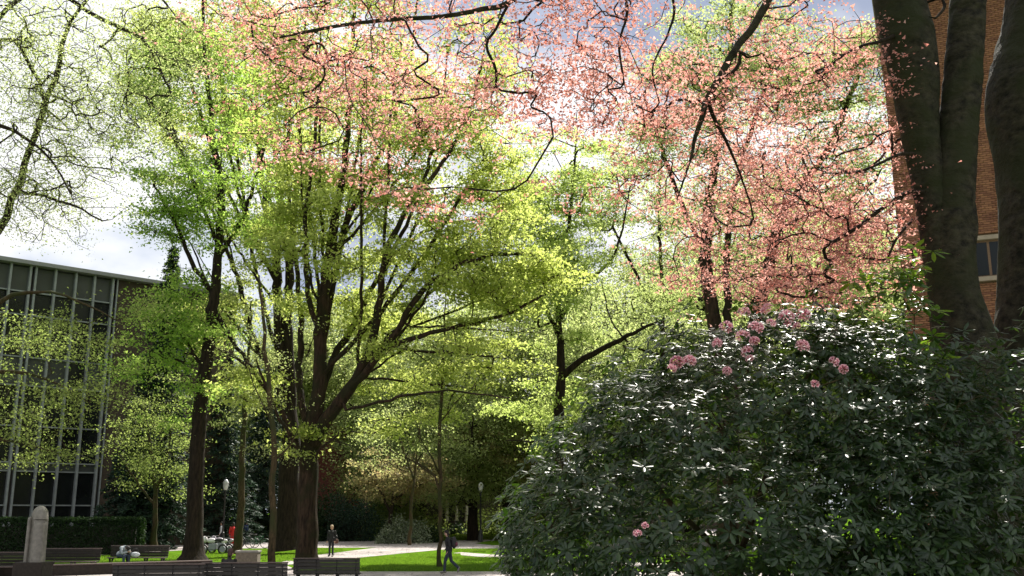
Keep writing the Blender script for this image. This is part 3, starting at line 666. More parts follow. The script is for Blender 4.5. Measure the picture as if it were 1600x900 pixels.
# G: drooping elm at top left
G_Y = 28
make_tree('drooping_elm', 'nearly bare drooping elm reaching in at the upper left, in front of the glass building', G_Y, [
    PL(G_Y, (-210, 930, .6), (-205, 700, .5), (-170, 520, .42), (-130, 380, .3), (-80, 200, .22), (-30, 60, .16), (20, -80, .12), (120, -180, .07)),
    PL(G_Y, (-175, 540, .3), (-90, 480, .16), (-10, 370, .12), (31, 284, .10), (47, 235, .095), (67, 173, .09), (87, 124, .08), (104, 53, .065), (129, 9, .05), (190, -60, .03)),
    PL(G_Y, (31, 300, .05, 0), (70, 306, .04, -.5), (110, 320, .035, -1), (160, 345, .02, -1.5)),
    PL(G_Y, (-80, 200, .1), (-20, 90, .07, -1), (20, 60, .05, -1), (60, 130, .035, -1), (75, 180, .02, -1)),
    PL(G_Y, (-30, 60, .08), (60, -20, .07, 1), (140, 20, .05, 1), (220, 60, .03, 1), (260, 130, .02, 1)),
    PL(G_Y, (-100, 260, .1), (-30, 200, .07, -2), (20, 205, .05, -2), (80, 250, .03, -2), (120, 330, .015, -2)),
    PL(G_Y, (129, 9, .05), (170, -30, .05), (230, -20, .03), (290, 40, .02)),
], [(80, 100, 130, 110, 520, 0, 3), (150, 200, 110, 100, 420, 0, 3), (60, 290, 110, 100, 420, -1, 2.5), (220, 90, 120, 100, 360, 1, 3), (-60, 0, 120, 200, 150, 0, 3), (90, -120, 200, 80, 90)],
    M['leaf_elm'], M['bark_dark'], size=0.055, per=27, sig=0.3, lift=-0.15, step=0.35, wiggle=0.012, tip=0.0092, power=0.4, clump=5, cat='tree', group=None, flat=1.0, big=0.03)
# leafy low branches before the glass building come from a tree outside the left edge
G2 = 36
make_tree('park_tree', 'low green leafy branches hanging before the glass building', G2, [
    PL(G2, (-160, 920, .4), (-155, 700, .33), (-130, 560, .25), (-60, 500, .12), (0, 470, .09), (60, 455, .06), (120, 470, .04), (180, 500, .02)),
    PL(G2, (-135, 590, .14), (-60, 590, .1), (20, 580, .07), (90, 600, .04), (140, 630, .02)),
    PL(G2, (-145, 650, .1), (-60, 680, .08), (20, 690, .05), (80, 705, .03)),
], [(60, 520, 110, 60, 100, 0, 2.5), (70, 640, 100, 50, 110, 0, 2), (170, 570, 60, 60, 60, 0, 2), (70, 712, 80, 14, 36, 0, 1.5), (-60, 540, 80, 120, 80), (190, 470, 50, 40, 25)],
    M['leaf_olive'], M['bark_thin'], size=0.085, per=32, sig=0.36, group='broadleaf trees in the middle of the park', tip=0.005, flat=0.5)

# slender trunks
def slim(label, base, pts, Y, blobs, leafm, barkm, size=0.1, per=18, name='slender_tree', sig=0.35, extra_limbs=(), **kw):
    return make_tree(name, label, Y, [PL(Y, *pts)] + list(extra_limbs), blobs, leafm, barkm, size=size, per=per, sig=sig, group='young slender trees in the park', tip=0.005, big=0.02, **kw)
slim('slender bare stemmed tree in front of the middle front bench', None, [(425, 925, .17), (426, 890, .13), (425, 800, .11), (427, 700, .095), (420, 620, .08), (412, 520, .06), (405, 430, .04)], 33, [(415, 560, 50, 120, 60, 0, 1.5), (430, 700, 50, 60, 30, 0, 1)], M['leaf_elm'], M['bark_thin'], size=0.06,
     extra_limbs=[PL(33, (427, 720, .04), (440, 708, .035), (455, 695, .02), (470, 660, .01)), PL(33, (424, 660, .03), (395, 600, .02), (380, 540, .012))])
slim('slim dark tree rising between the two bicycle groups', None, [(368, 866, .42), (371, 855, .27), (375, 800, .2), (378, 720, .17), (382, 640, .13), (388, 560, .09), (392, 470, .05)], 57, [(385, 600, 60, 100, 130, 0, 2.5), (370, 480, 50, 60, 70)], M['leaf_far'], M['bark_thin'], size=0.11)
slim('young straight tree on the lawn beside the walking person', None, [(687, 886, .15), (687, 874, .10), (688, 800, .09), (687, 700, .085), (690, 620, .075), (694, 540, .05), (696, 460, .03)], 47, [(690, 600, 70, 90, 90, 0, 2), (660, 700, 90, 50, 50, 0, 2)], M['leaf_far'], M['bark_thin'], size=0.09,
     extra_limbs=[PL(47, (686, 765, .06), (678, 742, .05), (650, 722, .035), (615, 708, .02)), PL(47, (686, 740, .05), (676, 715, .04, -.4), (660, 690, .025, -.8), (650, 660, .015, -1)), PL(47, (688, 660, .04), (720, 620, .025), (760, 590, .015)), PL(47, (676, 742, .04), (645, 718, .035), (648, 705, .02))])

# pale-barked young tree behind
make_tree('slender_tree', 'thin forked tree on the far side of the path, left of the young straight tree', 70, [
    PL(70, (640, 852, .14), (642, 800, .09), (646, 760, .08), (650, 720, .07), (655, 660, .07), (640, 600, .04)),
    PL(70, (648, 730, .08), (665, 700, .06), (690, 670, .04)), PL(70, (646, 750, .08), (625, 690, .06), (600, 640, .03))],
    [(640, 660, 70, 60, 110, 0, 3), (600, 700, 50, 40, 60)], M['leaf_elm'], M['bark_thin'], size=0.12, per=16, sig=0.4, group='young slender trees in the park', tip=0.007, big=0.02)

# conifer at the roof line
def conifer(label, px, Y, ytop, ybase, halfw, leafm, dens=1.0):
    base = at(px, ybase, Y); x0 = cx(px, Y); H = at(px, ytop, Y).z; w = halfw*Y/F
    root = empty('conifer', (x0, Y, 0), 0, label, 'conifer tree', 'dark evergreens along the far side')
    ch = [(np.array([(0, 0, H*i/9) for i in range(10)]), np.array([0.28*(1-i/9.3) for i in range(10)]))]; cs = []; thin = []
    nb = int(150*dens)
    for i in range(nb):
        t = (i+0.5)/nb; z = H*(0.06+0.92*t); a = i*2.39996+random.random()*0.5; ln = w*(1-t)**0.8*(0.75+0.5*random.random())+0.25
        d = np.array([math.cos(a), math.sin(a), 0]); k = 7
        P = np.array([np.array([0, 0, z]) + d*ln*s + np.array([0, 0, -0.28*ln*s*s + 0.12*ln*max(0, s-0.7)]) for s in np.linspace(0, 1, k)])
        thin.append((P, np.linspace(0.05*(1-t)+0.015, 0.008, k)))
        m = int(ln*75*dens)+10; s = rng.random(m)**0.7; pp = np.array([0, 0, z]) + d*(ln*s)[:, None]; pp[:, 2] += -0.28*ln*s*s
        side = np.array([-d[1], d[0], 0]); pp += side*(rng.normal(size=m)*0.22*ln*(1-s*0.6))[:, None]; pp[:, 2] -= np.abs(rng.normal(size=m))*0.16
        cs.append(pp)
    V, Fq = tubes(ch, 9); link('trunk', fast_mesh('trunk', V, Fq, M['bark_dark'], smooth=True), root)
    V, Fq = tubes(thin, 3); link('twigs', fast_mesh('twigs', V, Fq, M['bark_dark']), root, kind='stuff')
    c = np.concatenate(cs); V, Fq = quads(c, 0.34, 0.6, wr=0.3)
    link('crown', fast_mesh('crown', V, Fq, leafm, tint=rng.random(len(c))), root, kind='stuff')
    return root
conifer('tall blue green conifer standing beside the roof corner of the glass building', 240, 71, 374, 850, 62, M['leaf_ever'], 1.15)
conifer('broad dark conifer left of the leaning straight trunk', 212, 70, 560, 850, 60, M['leaf_ever'], 0.9)
conifer('dark conifer behind the red clad person', 338, 82, 540, 848, 62, M['leaf_ever'], 0.9)
conifer('dark conifer between the bicycles and the twin dark tree', 410, 90, 560, 848, 56, M['leaf_ever'], 0.8)

# small dark-leaved trees in front of the brown wall
make_tree('small_tree', 'small bushy tree in front of the brown brick wall', 64, [
    PL(64, (240, 856, .3), (241, 830, .17), (243, 790, .15), (240, 730, .12), (232, 680, .07), (225, 630, .04)), PL(64, (242, 770, .1), (260, 720, .07), (270, 650, .04)), PL(64, (242, 790, .08), (205, 740, .06), (180, 700, .03))],
    [(230, 680, 70, 60, 240, 0, 3), (200, 720, 50, 40, 110), (265, 640, 40, 50, 90), (290, 740, 50, 50, 90)], M['leaf_olive'], M['bark_thin'], size=0.12, per=18, sig=0.4, group='small trees under the park canopy', tip=0.006)
make_tree('small_tree', 'small rust and olive leaved tree behind the pale lamp post', 84, [
    PL(84, (606, 846, .3), (608, 820, .2), (612, 790, .16), (620, 750, .1), (640, 700, .05)), PL(84, (610, 800, .12), (590, 760, .09), (570, 730, .04)), PL(84, (612, 785, .1), (640, 765, .08), (675, 750, .04))],
    [(620, 745, 75, 38, 330, 0, 4), (585, 735, 40, 36, 130), (665, 752, 45, 34, 160)], M['leaf_maroon'], M['bark_dark'], size=0.17, per=18, sig=0.45, group='small trees under the park canopy', tip=0.007)
make_tree('small_tree', 'spreading olive green tree behind the white lamp globe', 92, [
    PL(92, (790, 842, .35), (790, 810, .25), (785, 770, .2), (770, 730, .12), (760, 690, .06)), PL(92, (788, 780, .14), (820, 740, .1), (850, 710, .05)), PL(92, (786, 775, .12), (740, 745, .08), (710, 730, .05))],
    [(770, 715, 80, 48, 420, 0, 5), (835, 720, 60, 50, 240), (730, 735, 40, 26, 130)], M['leaf_maroon'], M['bark_dark'], size=0.18, per=18, sig=0.5, group='small trees under the park canopy', tip=0.007)

# background trees: three grown once, then copied
def proto_tree(name, h, r, n, leafm, barkm, size, per):
    per = int(per*3); size *= .85; n = int(n*1.3)
    limbs = [([(0, 0, 0), (0.1, 0, h*.18), (0, .1, h*.4), (-.2, 0, h*.65), (0, 0, h*.95)], [.6, .42, .33, .2, .05])]
    for k in range(7):
        a = k*2.4; z = h*(.2+.08*k); d = Vector((math.cos(a), math.sin(a), 0))
        limbs.append(([Vector((0, 0, z)), Vector((0, 0, z+.1*h))+d*r*.35, Vector((0, 0, z+.2*h))+d*r*.65, Vector((0, 0, z+.28*h))+d*r*.85], [.2, .14, .09, .04]))
    m = n//7; q = rng.normal(size=(m, 3)); q /= np.linalg.norm(q, axis=1, keepdims=True); q *= (rng.random(m)**(1/2.5))[:, None]
    cen = q*np.array([r, r, h*.42]) + np.array([0, 0, h*.58]); tg = cen[rng.integers(0, m, n)] + rng.normal(size=(n, 3))*np.array([.9, .9, .45])
    tg = tg[tg[:, 2] > 1.5]
    root = empty(name, (0, 0, 0))
    thick, thin = grow(limbs, tg, step=1.0, tip=0.026, wiggle=0.08)
    wood(root, thick, thin, barkm)
    idx = np.repeat(np.arange(len(tg)), per); c = tg[idx]+rng.normal(size=(len(idx), 3))*np.array([.55, .55, .35])
    link('crown', crown_mesh('crown', c, size, leafm, 0.9), root, kind='stuff'); return root
protos = [proto_tree('background_tree', 24, 7.5, 1100, M['leaf_far'], M['bark_dark'], 0.22, 20),
          proto_tree('background_tree', 20, 7.0, 1100, M['leaf_elm'], M['bark_elm'], 0.20, 20),
          proto_tree('background_tree', 14, 6.0, 900, M['leaf_elm'], M['bark_dark'], 0.20, 18)]
spots = [(0, 560, 122, 1.25, 'olive leaved'), (1, 660, 104, 1.25, 'thin crowned'), (2, 740, 92, 1.0, 'low yellow green'), (1, 800, 98, 1.3, 'tall pale'), (0, 905, 100, 1.1, 'dense olive'),
         (1, 985, 84, 1.12, 'pale twiggy'), (0, 1075, 106, 1.35, 'broad olive'), (1, 1160, 84, 1.2, 'pale mid height'), (0, 1260, 96, 1.5, 'tall olive'), (1, 1345, 74, 1.25, 'loose pale'), (2, 1060, 76, .75, 'short yellow green'),
         (0, 500, 110, 1.05, 'shadowy olive'), (2, 620, 100, 1.1, 'small yellow green'), (1, 440, 108, 1.15, 'pale far'), (2, 350, 104, 1.0, 'yellow green far'), (0, 290, 114, .8, 'olive far'), (1, 1440, 90, 1.3, 'pale right hand'), (2, 1200, 80, .8, 'rounded yellow green')]
where = ['behind the maroon building', 'above the porch building', 'above the porch columns', 'behind the olive spreading tree', 'behind the forked yellow green tree', 'left of the slim upright tree', 'above the flowering rhododendron top',
         'behind the twin stems', 'behind the pink beech sprays', 'beside the brick building corner', 'low behind the left rhododendron shoulder', 'behind the twin dark tree', 'left of the porch building', 'behind the dark conifers',
         'between the conifers and the leaning trunk', 'beside the glass building roof corner', 'behind the brick building corner', 'just over the pink flower trusses']
used = [False]*3
for i, (p, px, Y, s, w) in enumerate(spots):
    o = protos[p] if not used[p] else copy_tree(protos[p]); used[p] = True
    o.location = (cx(px, Y), Y, 0); o.rotation_euler = (0, 0, i*1.9); o.scale = (s, s, s)
    tag(o, f'{w} tree {where[i]}', 'tree', 'background trees beyond the park path')

# ================================================================== COPPER BEECH (right foreground)
H_Y = 14
bx = at(1515, 570, H_Y).x
sprays = [(1160, 150, 130, 110, 345, 1, 4), (1270, 240, 100, 100, 357, 1.5, 3.6), (1190, 345, 140, 90, 368, 1, 3.4), (1090, 210, 90, 110, 142, -1, 2.5), (1300, 405, 90, 70, 309, 1, 2.6), (1240, 455, 60, 30, 106, 0, 1), (1365, 350, 50, 100, 154, 0, 1), (1090, 400, 60, 50, 71, 0, 1), (1320, 100, 60, 60, 52, 0, 1.5),
          (930, 60, 150, 80, 261, -2, 2), (860, 150, 90, 60, 106, -2, 1.5), (980, 170, 90, 70, 142, -2, 1.5), (960, 290, 60, 20, 35, -2, 1),
          (620, 30, 200, 50, 302, -1, 2.5), (520, 90, 150, 60, 170, -1, 2), (640, 150, 120, 80, 90, -1, 2), (420, 40, 90, 50, 70, 0, 2), (600, 230, 130, 50, 44, -1, 1.5), (680, 320, 80, 18, 30, -1, 1), (480, 200, 90, 50, 35, 0, 1.5),
          (1000, -200, 500, 120, 333, 0, 4), (1500, -300, 300, 150, 166, 0, 4)]
beech_limbs = [
    ([Vector((bx+.05, H_Y, 0)), Vector((bx+.02, H_Y, 1.5)), at(1515, 600, H_Y), at(1505, 527, H_Y), at(1491, 464, H_Y), at(1486, 409, H_Y), at(1485, 340, H_Y), at(1496, 210, H_Y), at(1504, 120, H_Y), at(1513, 0, H_Y), at(1520, -150, H_Y), at(1540, -400, H_Y+.5), at(1560, -700, H_Y+1)],
     [.72, .58, .50, .42, .355, .34, .335, .29, .275, .26, .25, .2, .1]),
    PL(H_Y, (1480, 470, .26), (1470, 400, .25), (1460, 340, .24), (1449, 270, .26), (1437, 200, .29), (1430, 120, .36), (1419, 60, .39), (1404, 5, .36), (1388, -70, .30, -.2), (1355, -220, .26, -.5), (1300, -400, .18, -1), (1240, -620, .1, -1.5)),
    PL(H_Y, (1580, 700, .64, .3), (1618, 600, .64, .4), (1624, 520, .58, .4), (1626, 450, .58, .4), (1626, 355, .58, .4), (1620, 270, .58, .4), (1610, 190, .63, .4), (1610, 145, .63, .4), (1622, 80, .56, .4), (1632, 0, .55, .4), (1645, -200, .45, .3), (1700, -500, .3, 0)),
    PL(H_Y, (1375, -150, .14, -.3), (1310, -190, .10, -.8), (1240, -80, .065, -1.5), (1200, 0, .055, -2), (1175, 45, .05, -2), (1150, 75, .047, -2), (1125, 120, .045, -2.1), (1105, 155, .04, -2.1), (1097, 185, .035, -2.2), (1086, 215, .026, -2.2), (1080, 245, .018, -2.2), (1062, 300, .01, -2.3)),
    PL(H_Y, (1107, 158, .03, -2.1), (1116, 185, .027, -2), (1132, 215, .022, -2), (1150, 255, .016, -1.9), (1170, 310, .011, -1.8), (1180, 350, .007, -1.8)),
    PL(H_Y, (1124, 121, .026, -2.1), (1142, 115, .026, -2.1), (1156, 98, .024, -2.1), (1155, 80, .02, -2.1), (1168, 90, .016, -2.1), (1188, 84, .009, -2.1)),
    PL(H_Y, (1360, -220, .15, -.5), (1200, -260, .12, -1.5), (1000, -190, .085, -2.2), (880, -80, .05, -2.4), (800, 0, .038, -2.4), (745, 16, .032, -2.2), (690, 26, .027, -2), (620, 30, .02, -2), (530, 40, .012, -1.6), (430, 60, .007, -1)),
    PL(H_Y, (1040, -205, .06, -2), (1020, -100, .035, -2.4), (1052, 0, .018, -2.6), (1045, 50, .014, -2.6), (1020, 105, .010, -2.6), (1030, 160, .006, -2.6)),
    PL(H_Y, (960, -160, .05, -2.2), (960, -60, .03, -2.5), (980, 10, .015, -2.7), (968, 70, .010, -2.7), (975, 130, .006, -2.7)),
    PL(H_Y, (880, -80, .04, -2.4), (830, -40, .03, -2.6), (795, 5, .02, -2.7), (775, 45, .016, -2.7), (760, 70, .012, -2.7), (772, 100, .008, -2.7)),
    PL(H_Y, (1250, -240, .08, -1.3), (900, -260, .06, -.5), (700, -120, .04, .2), (560, -20, .025, .6), (440, 20, .012, .8), (370, 40, .006, 1)),
    PL(H_Y, (1400, 55, .035, -.2), (1375, 65, .028, -.4), (1345, 72, .022, -.6), (1310, 92, .016, -.8), (1285, 120, .01, -1)),
    PL(H_Y, (1425, 240, .03, -.2), (1400, 243, .026, -.3), (1360, 262, .02, -.5), (1330, 270, .013, -.6), (1290, 270, .007, -.7)),
    PL(H_Y, (1440, 300, .03, -.2), (1415, 302, .028, -.3), (1372, 330, .022, -.5), (1340, 355, .016, -.6), (1290, 385, .009, -.7)),
    PL(H_Y, (1444, 335, .025, -.2), (1425, 345, .02, -.3), (1400, 375, .014, -.4), (1385, 410, .008, -.5)),
    PL(H_Y, (1470, -5, .02, -.3), (1476, 10, .025, -.4), (1462, 28, .018, -.5), (1452, 26, .01, -.5)),
]
def beech():
    root = empty('copper_beech', (0, 0, 0), 0, 'huge grey copper beech with three dark trunks and salmon pink leaf sprays', 'beech tree')
    tg = blob_points(sprays, H_Y, clump=9, spread=0.2, flat=0.16, offs=0.42)
    pv = tg - np.array([0, 0, CAMZ]); fw = pv[:, 1]*CP + pv[:, 2]*SP; qx = 800+F*pv[:, 0]/fw; qy = 450-F*(-pv[:, 1]*SP+pv[:, 2]*CP)/fw
    tg = tg[(qx < 1392+0.1*qy.clip(0, 500)) | (qy < -60)]
    thick, thin = grow(beech_limbs, tg, step=0.28, tip=0.0049, power=0.34, wiggle=0.018, sag=0.0, lift=0.1, big=0.13, limb_step=0.07, jit=0.004)
    mid = [c for c in thin if c[1][0] > 0.017]; thin = [c for c in thin if c[1][0] <= 0.017]
    V, Fq = tubes(thick, 48)
    # folds, ring wrinkles, knots and swellings of smooth beech bark
    from mathutils import noise as mn
    Vr = V.reshape(-1, 48, 3); cen = Vr.mean(axis=1, keepdims=True); dv = Vr-cen; rr_ = np.linalg.norm(dv, axis=2); mod = np.zeros(rr_.shape)
    for i in range(Vr.shape[0]):
        z = cen[i, 0, 2]; xo_ = cen[i, 0, 0]
        for k in range(48):
            a_ = 2*math.pi*k/48; ca, sa = math.cos(a_), math.sin(a_)
            v = 0.07*mn.noise(Vector((ca*1.1+xo_, sa*1.1, z*0.45))) + 0.035*mn.noise(Vector((ca*2.6, sa*2.6+xo_, z*1.3)))
            w_ = mn.noise(Vector((ca*1.2+xo_*3, sa*1.2, z*5.5))); v -= 0.030*max(0, 1-abs(w_)*9)*max(0, mn.noise(Vector((ca*2, sa*2, z*1.1+7)))+.15)*2
            kn = mn.noise(Vector((ca*1.7+xo_*5, sa*1.7, z*1.6+3))); v += 0.12*max(0, kn-.42)*2
            mod[i, k] = v
    V = (cen + dv*(1+mod[..., None]*np.clip(rr_[..., None]/.3, .3, 1.2))).reshape(-1, 3)
    link('trunk', fast_mesh('trunk', V, Fq, M['bark_beech'], smooth=True), root)
    for P, Rr in mid:
        V, Fq = tubes([(P, Rr)], 7); link('limb', fast_mesh('limb', V, Fq, M['bark_dark'], smooth=True), root)
    V, Fq = tubes(thin, 3); link('twigs', fast_mesh('twigs', V, Fq, M['bark_dark']), root, kind='stuff')
    per = 23; n = len(tg)*per; idx = np.repeat(np.arange(len(tg)), per)
    pl = rng.normal(size=(len(tg), 2))*0.25    # each spray is a tilted flat fan of leaves
    th = rng.random(len(tg))*6.283; l1 = rng.normal(size=n)*0.21; l2 = rng.normal(size=n)*0.06*(1.3-np.minimum(np.abs(l1)*2.5, .8))
    off = np.stack([np.cos(th[idx])*l1-np.sin(th[idx])*l2, np.sin(th[idx])*l1+np.cos(th[idx])*l2], 1); c = tg[idx].copy(); c[:, :2] += off
    c[:, 2] += (off*pl[idx]).sum(1) - 0.22*np.abs(l1) + rng.normal(size=n)*0.022
    tint = np.clip(rng.random(n)*0.6 + 0.4*rng.random(len(tg))[idx], 0, 1)
    link('crown', crown_mesh('crown', c, 0.043, M['leaf_beech'], 0.75, tint=tint**1.3, wr=0.66), root, kind='stuff')
    b = Vector((bx, H_Y, 0)); root.location = b
    for ch in root.children: ch.location = -b
beech()

# ================================================================== RHODODENDRONS
def leaf_template(curl=0.12, w=0.17):
    # one glossy leaf along +X, length 1, normal +Z, folded along its midrib
    def row(t, k): return [(t, k*w, -curl*t*t-0.045*k), (t, 0, -curl*t*t), (t, -k*w, -curl*t*t-0.045*k)]
    V = [(0, 0, 0)] + row(0.32, 0.92) + row(0.72, 0.9) + [(1, 0, -curl)]
    return np.array(V, float), (np.array([(0, 1, 2), (0, 2, 3), (4, 7, 5), (5, 7, 6)]), np.array([(1, 4, 5, 2), (2, 5, 6, 3)]))
LT = [leaf_template(c, w) for c, w in ((.08, .16), (.2, .17), (.3, .15), (.14, .19))]
def rhodo(label, lobes, n_whorl, leafm, leaf_len=0.112, singles=300, trusses=(), stems=None, extra=None, per=(6, 9), shell=0.35, inner=0.4, group='rhododendrons in the foreground', base=None, spindly=False):
    """lobes: (px, py, Y, rx, ry, rz) ellipsoids in metres"""
    L3 = [(np.array(at(px, py, Y)), np.array([rx, ry, rz])) for px, py, Y, rx, ry, rz in lobes]
    pts, nrm = [], []
    vol = np.array([(r**1.0).prod()**(2/3) for _, r in L3]); cnt = (vol/vol.sum()*n_whorl*2.0).astype(int)
    for (c, r), m in zip(L3, cnt):
        q = rng.normal(size=(m, 3)); q /= np.linalg.norm(q, axis=1, keepdims=True)
        rad = 1 + 0.13*np.sin(q[:, 0]*7+c[0])*np.sin(q[:, 2]*6+c[1]) + 0.06*np.sin(q[:, 0]*17+c[2])*np.sin(q[:, 2]*15) + 0.07*rng.normal(size=m)
        deep = rng.random(m) < inner; rad = np.where(deep, rad*rng.uniform(0.6, 0.95, m), rad)
        p = c + q*r*rad[:, None]; nn = q/r; nn /= np.linalg.norm(nn, axis=1, keepdims=True)
        ok = p[:, 2] > 0.2
        for c2, r2 in L3:
            if c2 is c: continue
            ok &= ((((p-c2)/r2)**2).sum(1) > 0.72)
        pts.append(p[ok]); nrm.append(nn[ok])
    P = np.concatenate(pts); Nn = np.concatenate(nrm)
    if len(P) > n_whorl: k = rng.permutation(len(P))[:n_whorl]; P, Nn = P[k], Nn[k]
    if extra is not None: P = np.concatenate([P, extra]); Nn = np.concatenate([Nn, np.tile([0, 0, 1.0], (len(extra), 1))])
    axis = Nn*0.75 + np.array([0, -0.1, 0.75]) + rng.normal(size=Nn.shape)*0.28; axis /= np.linalg.norm(axis, axis=1, keepdims=True)
    allM = []      # (pos, X dir, Y dir, Z dir, len, template)
    for p, a in zip(P, axis):
        k = random.randint(*per); a = Vector(a); u = a.orthogonal().normalized(); w = a.cross(u); ph = random.random()*6.28
        op = random.uniform(-0.15, 0.5)
        for i in range(k):
            an = ph + 2*math.pi*i/k + random.uniform(-.42, .42); o_ = op + random.uniform(-.4, .35)
            x = ((u*math.cos(an)+w*math.sin(an)) + a*o_).normalized(); x = (x + Vector((0, 0, random.uniform(-.3, .12)))).normalized()
            z = (a - x*a.dot(x)).normalized(); y = z.cross(x)
            allM.append((Vector(p)+x*0.012, x, y, z, leaf_len*random.uniform(.65, 1.2), random.randrange(4)))
    # the leaves that show largest in the photograph become parts of their own
    def score(m):
        tocam = (Vector((0, 0, CAMZ))-m[0]); d = tocam.length; return abs(m[3].dot(tocam/d))*m[4]/d*(1+0.25*random.random())
    bp = Vector(base) if base else Vector((L3[0][0][0], L3[0][0][1], 0))
    root = empty('rhododendron', bp, 0, label, 'rhododendron bush', group)
    sc = [score(m) for m in allM]; order = np.argsort(sc)[::-1]
    # only those near the outside facing the camera
    pick = []
    for i in order:
        m = allM[i]; v = m[0]-Vector((0, 0, CAMZ)); fwd = v.y*CP+v.z*SP; px = 800+F*v.x/fwd; py = 450-F*(-v.y*SP+v.z*CP)/fwd
        if 0 < px < 1600 and 0 < py < 900: pick.append(i)
        if len(pick) >= singles: break
    pk = set(pick); lm = []
    for k in range(4):
        for tt in (0.1, 0.5, 0.9):
            me = fast_mesh('leaf', LT[k][0], list(LT[k][1]), leafm, tint=np.full(8, tt), smooth=True); lm.append(me)
    for i in pick:
        m = allM[i]; o = link('leaf', lm[m[5]*3+random.randrange(3)], root)
        mat = Matrix((( m[1].x*m[4], m[2].x*m[4], m[3].x*m[4], m[0].x-bp.x), (m[1].y*m[4], m[2].y*m[4], m[3].y*m[4], m[0].y-bp.y), (m[1].z*m[4], m[2].z*m[4], m[3].z*m[4], m[0].z), (0, 0, 0, 1)))
        o.matrix_local = mat
    Vs, Fs, F3, Ts, b = [], [], [], [], 0
    for k in range(4):
        sel = [m for i, m in enumerate(allM) if i not in pk and m[5] == k]
        if not sel: continue
        X = np.array([[*m[1]] for m in sel]); Yv = np.array([[*m[2]] for m in sel]); Z = np.array([[*m[3]] for m in sel]); O = np.array([[*m[0]] for m in sel]); S = np.array([m[4] for m in sel])
        T = LT[k][0]
        V = O[:, None, :] + S[:, None, None]*(T[None, :, 0:1]*X[:, None, :] + T[None, :, 1:2]*Yv[:, None, :] + T[None, :, 2:3]*Z[:, None, :])
        Vs.append(V.reshape(-1, 3)); F3.append((LT[k][1][0][None]+np.arange(len(sel))[:, None, None]*8).reshape(-1, 3)+b); Fs.append((LT[k][1][1][None]+np.arange(len(sel))[:, None, None]*8).reshape(-1, 4)+b); b += len(sel)*8
        Ts.append(np.repeat(rng.random(len(sel)), 8))
    o = link('foliage', fast_mesh('foliage', np.concatenate(Vs), [np.concatenate(F3), np.concatenate(Fs)], leafm, tint=np.concatenate(Ts), smooth=True), root, kind='stuff'); o.location = -bp
    # wood
    trunks = stems or [([bp + Vector((dx, dy, 0)), bp + Vector((dx*2, dy*2, 0.9)), Vector(c) - Vector((0, 0, 0.4*r[2]))], [.07, .05, .03]) for (c, r), (dx, dy) in zip(L3, [(0, 0), (.3, .2), (-.3, .1), (.1, -.2), (-.2, -.2), (.2, .3), (-.3, .3), (.4, 0)])]
    sub = P[rng.permutation(len(P))[:min(len(P), 700)]] - np.array([0, 0, 0.02])
    thick, thin = grow(trunks, sub, step=0.3, tip=0.004, power=0.4, wiggle=0.05, big=0.02)
    for chs, nm, sd in ((thick, 'stem', 7),):
        if chs:
            V, Fq = tubes(chs, sd); o = link('stem', fast_mesh('stem', V, Fq, M['bark_thin'], smooth=True), root); o.location = -bp
    if thin:
        V, Fq = tubes(thin, 3); o = link('twigs', fast_mesh('twigs', V, Fq, M['bark_thin']), root, kind='stuff'); o.location = -bp
    for (px, py, Y, s) in trusses:
        for yy in np.arange(8.5, 14, .05):
            p = at(px, py, yy)
            if any((((np.array(p)-c_)/(r_*1.07))**2).sum() < 1 for c_, r_ in L3): break
        else: p = at(px, py, Y)
        p = at(px, py, p.y-0.14)
        o = link('flower_truss', random.choice(TR), root); o.location = p-bp; o.scale = (s, s, s*random.uniform(.75, 1)); o.rotation_euler = (random.uniform(-.6, .6), random.uniform(-.6, .6), random.uniform(0, 6.28))
    return root
def truss_mesh(seed):
    g = random.Random(seed); V, Fq, T = [], [], []
    nf = g.choice((9, 12, 15))
    for k in range(nf):      # florets on a dome
        z = 1-1.25*(k+.5)/nf+g.uniform(-.06, .06); a = k*2.39996; rr = math.sqrt(max(0, 1-z*z)); d = Vector((rr*math.cos(a), rr*math.sin(a), z)); c = d*g.uniform(.042, .062)
        u = d.orthogonal().normalized(); w = d.cross(u); ph = g.random()*6.28; b0 = len(V); V.append(tuple(c - d*0.012)); T.append(0.0)
        for j in range(5):
            for (da, r, h, t) in ((-.28, .016, .008, .25), (.28, .016, .008, .25), (.42, .034, .018, .95), (0, .041, .014, 1.0), (-.42, .034, .018, .95)):
                an = ph+j*2*math.pi/5+da; p = c + (u*math.cos(an)+w*math.sin(an))*r + d*(h+g.uniform(-.003, .003)); V.append(tuple(p)); T.append(t*g.uniform(.85, 1))
            q = b0+1+j*5; Fq += [(b0, q, q+1), (q, q+4, q+3), (q, q+3, q+1), (q+1, q+3, q+2)]
    me = fast_mesh('flower_truss', np.array(V), np.array(Fq), M['petal'], tint=np.array(T), smooth=True)
    return me
TR = [truss_mesh(s) for s in range(1, 8)]
tr_main = [(1136, 511, 11.9, 1.05), (1160, 525, 11.7, 1.1), (1182, 512, 11.8, 1.1), (1198, 483, 12.2, 1.0), (1229, 497, 11.8, 1.25), (1256, 492, 11.9, 1.15), (1254, 541, 11.3, .95), (1163, 488, 12.3, .95), (1179, 533, 11.6, .75), (1168, 549, 11.3, .95), (1058, 566, 11.6, 1.05), (1078, 564, 11.6, 1.0), (1050, 576, 11.5, .7), (1121, 537, 11.6, .8), (1303, 566, 11.0, .8), (1318, 577, 10.9, .7), (1273, 600, 10.6, .7), (1136, 580, 11.2, .7), (1008, 822, 9.6, .5), (996, 834, 9.5, .6), (1205, 505, 12, .8), (1245, 510, 12, .7), (1172, 560, 11.5, .6)]
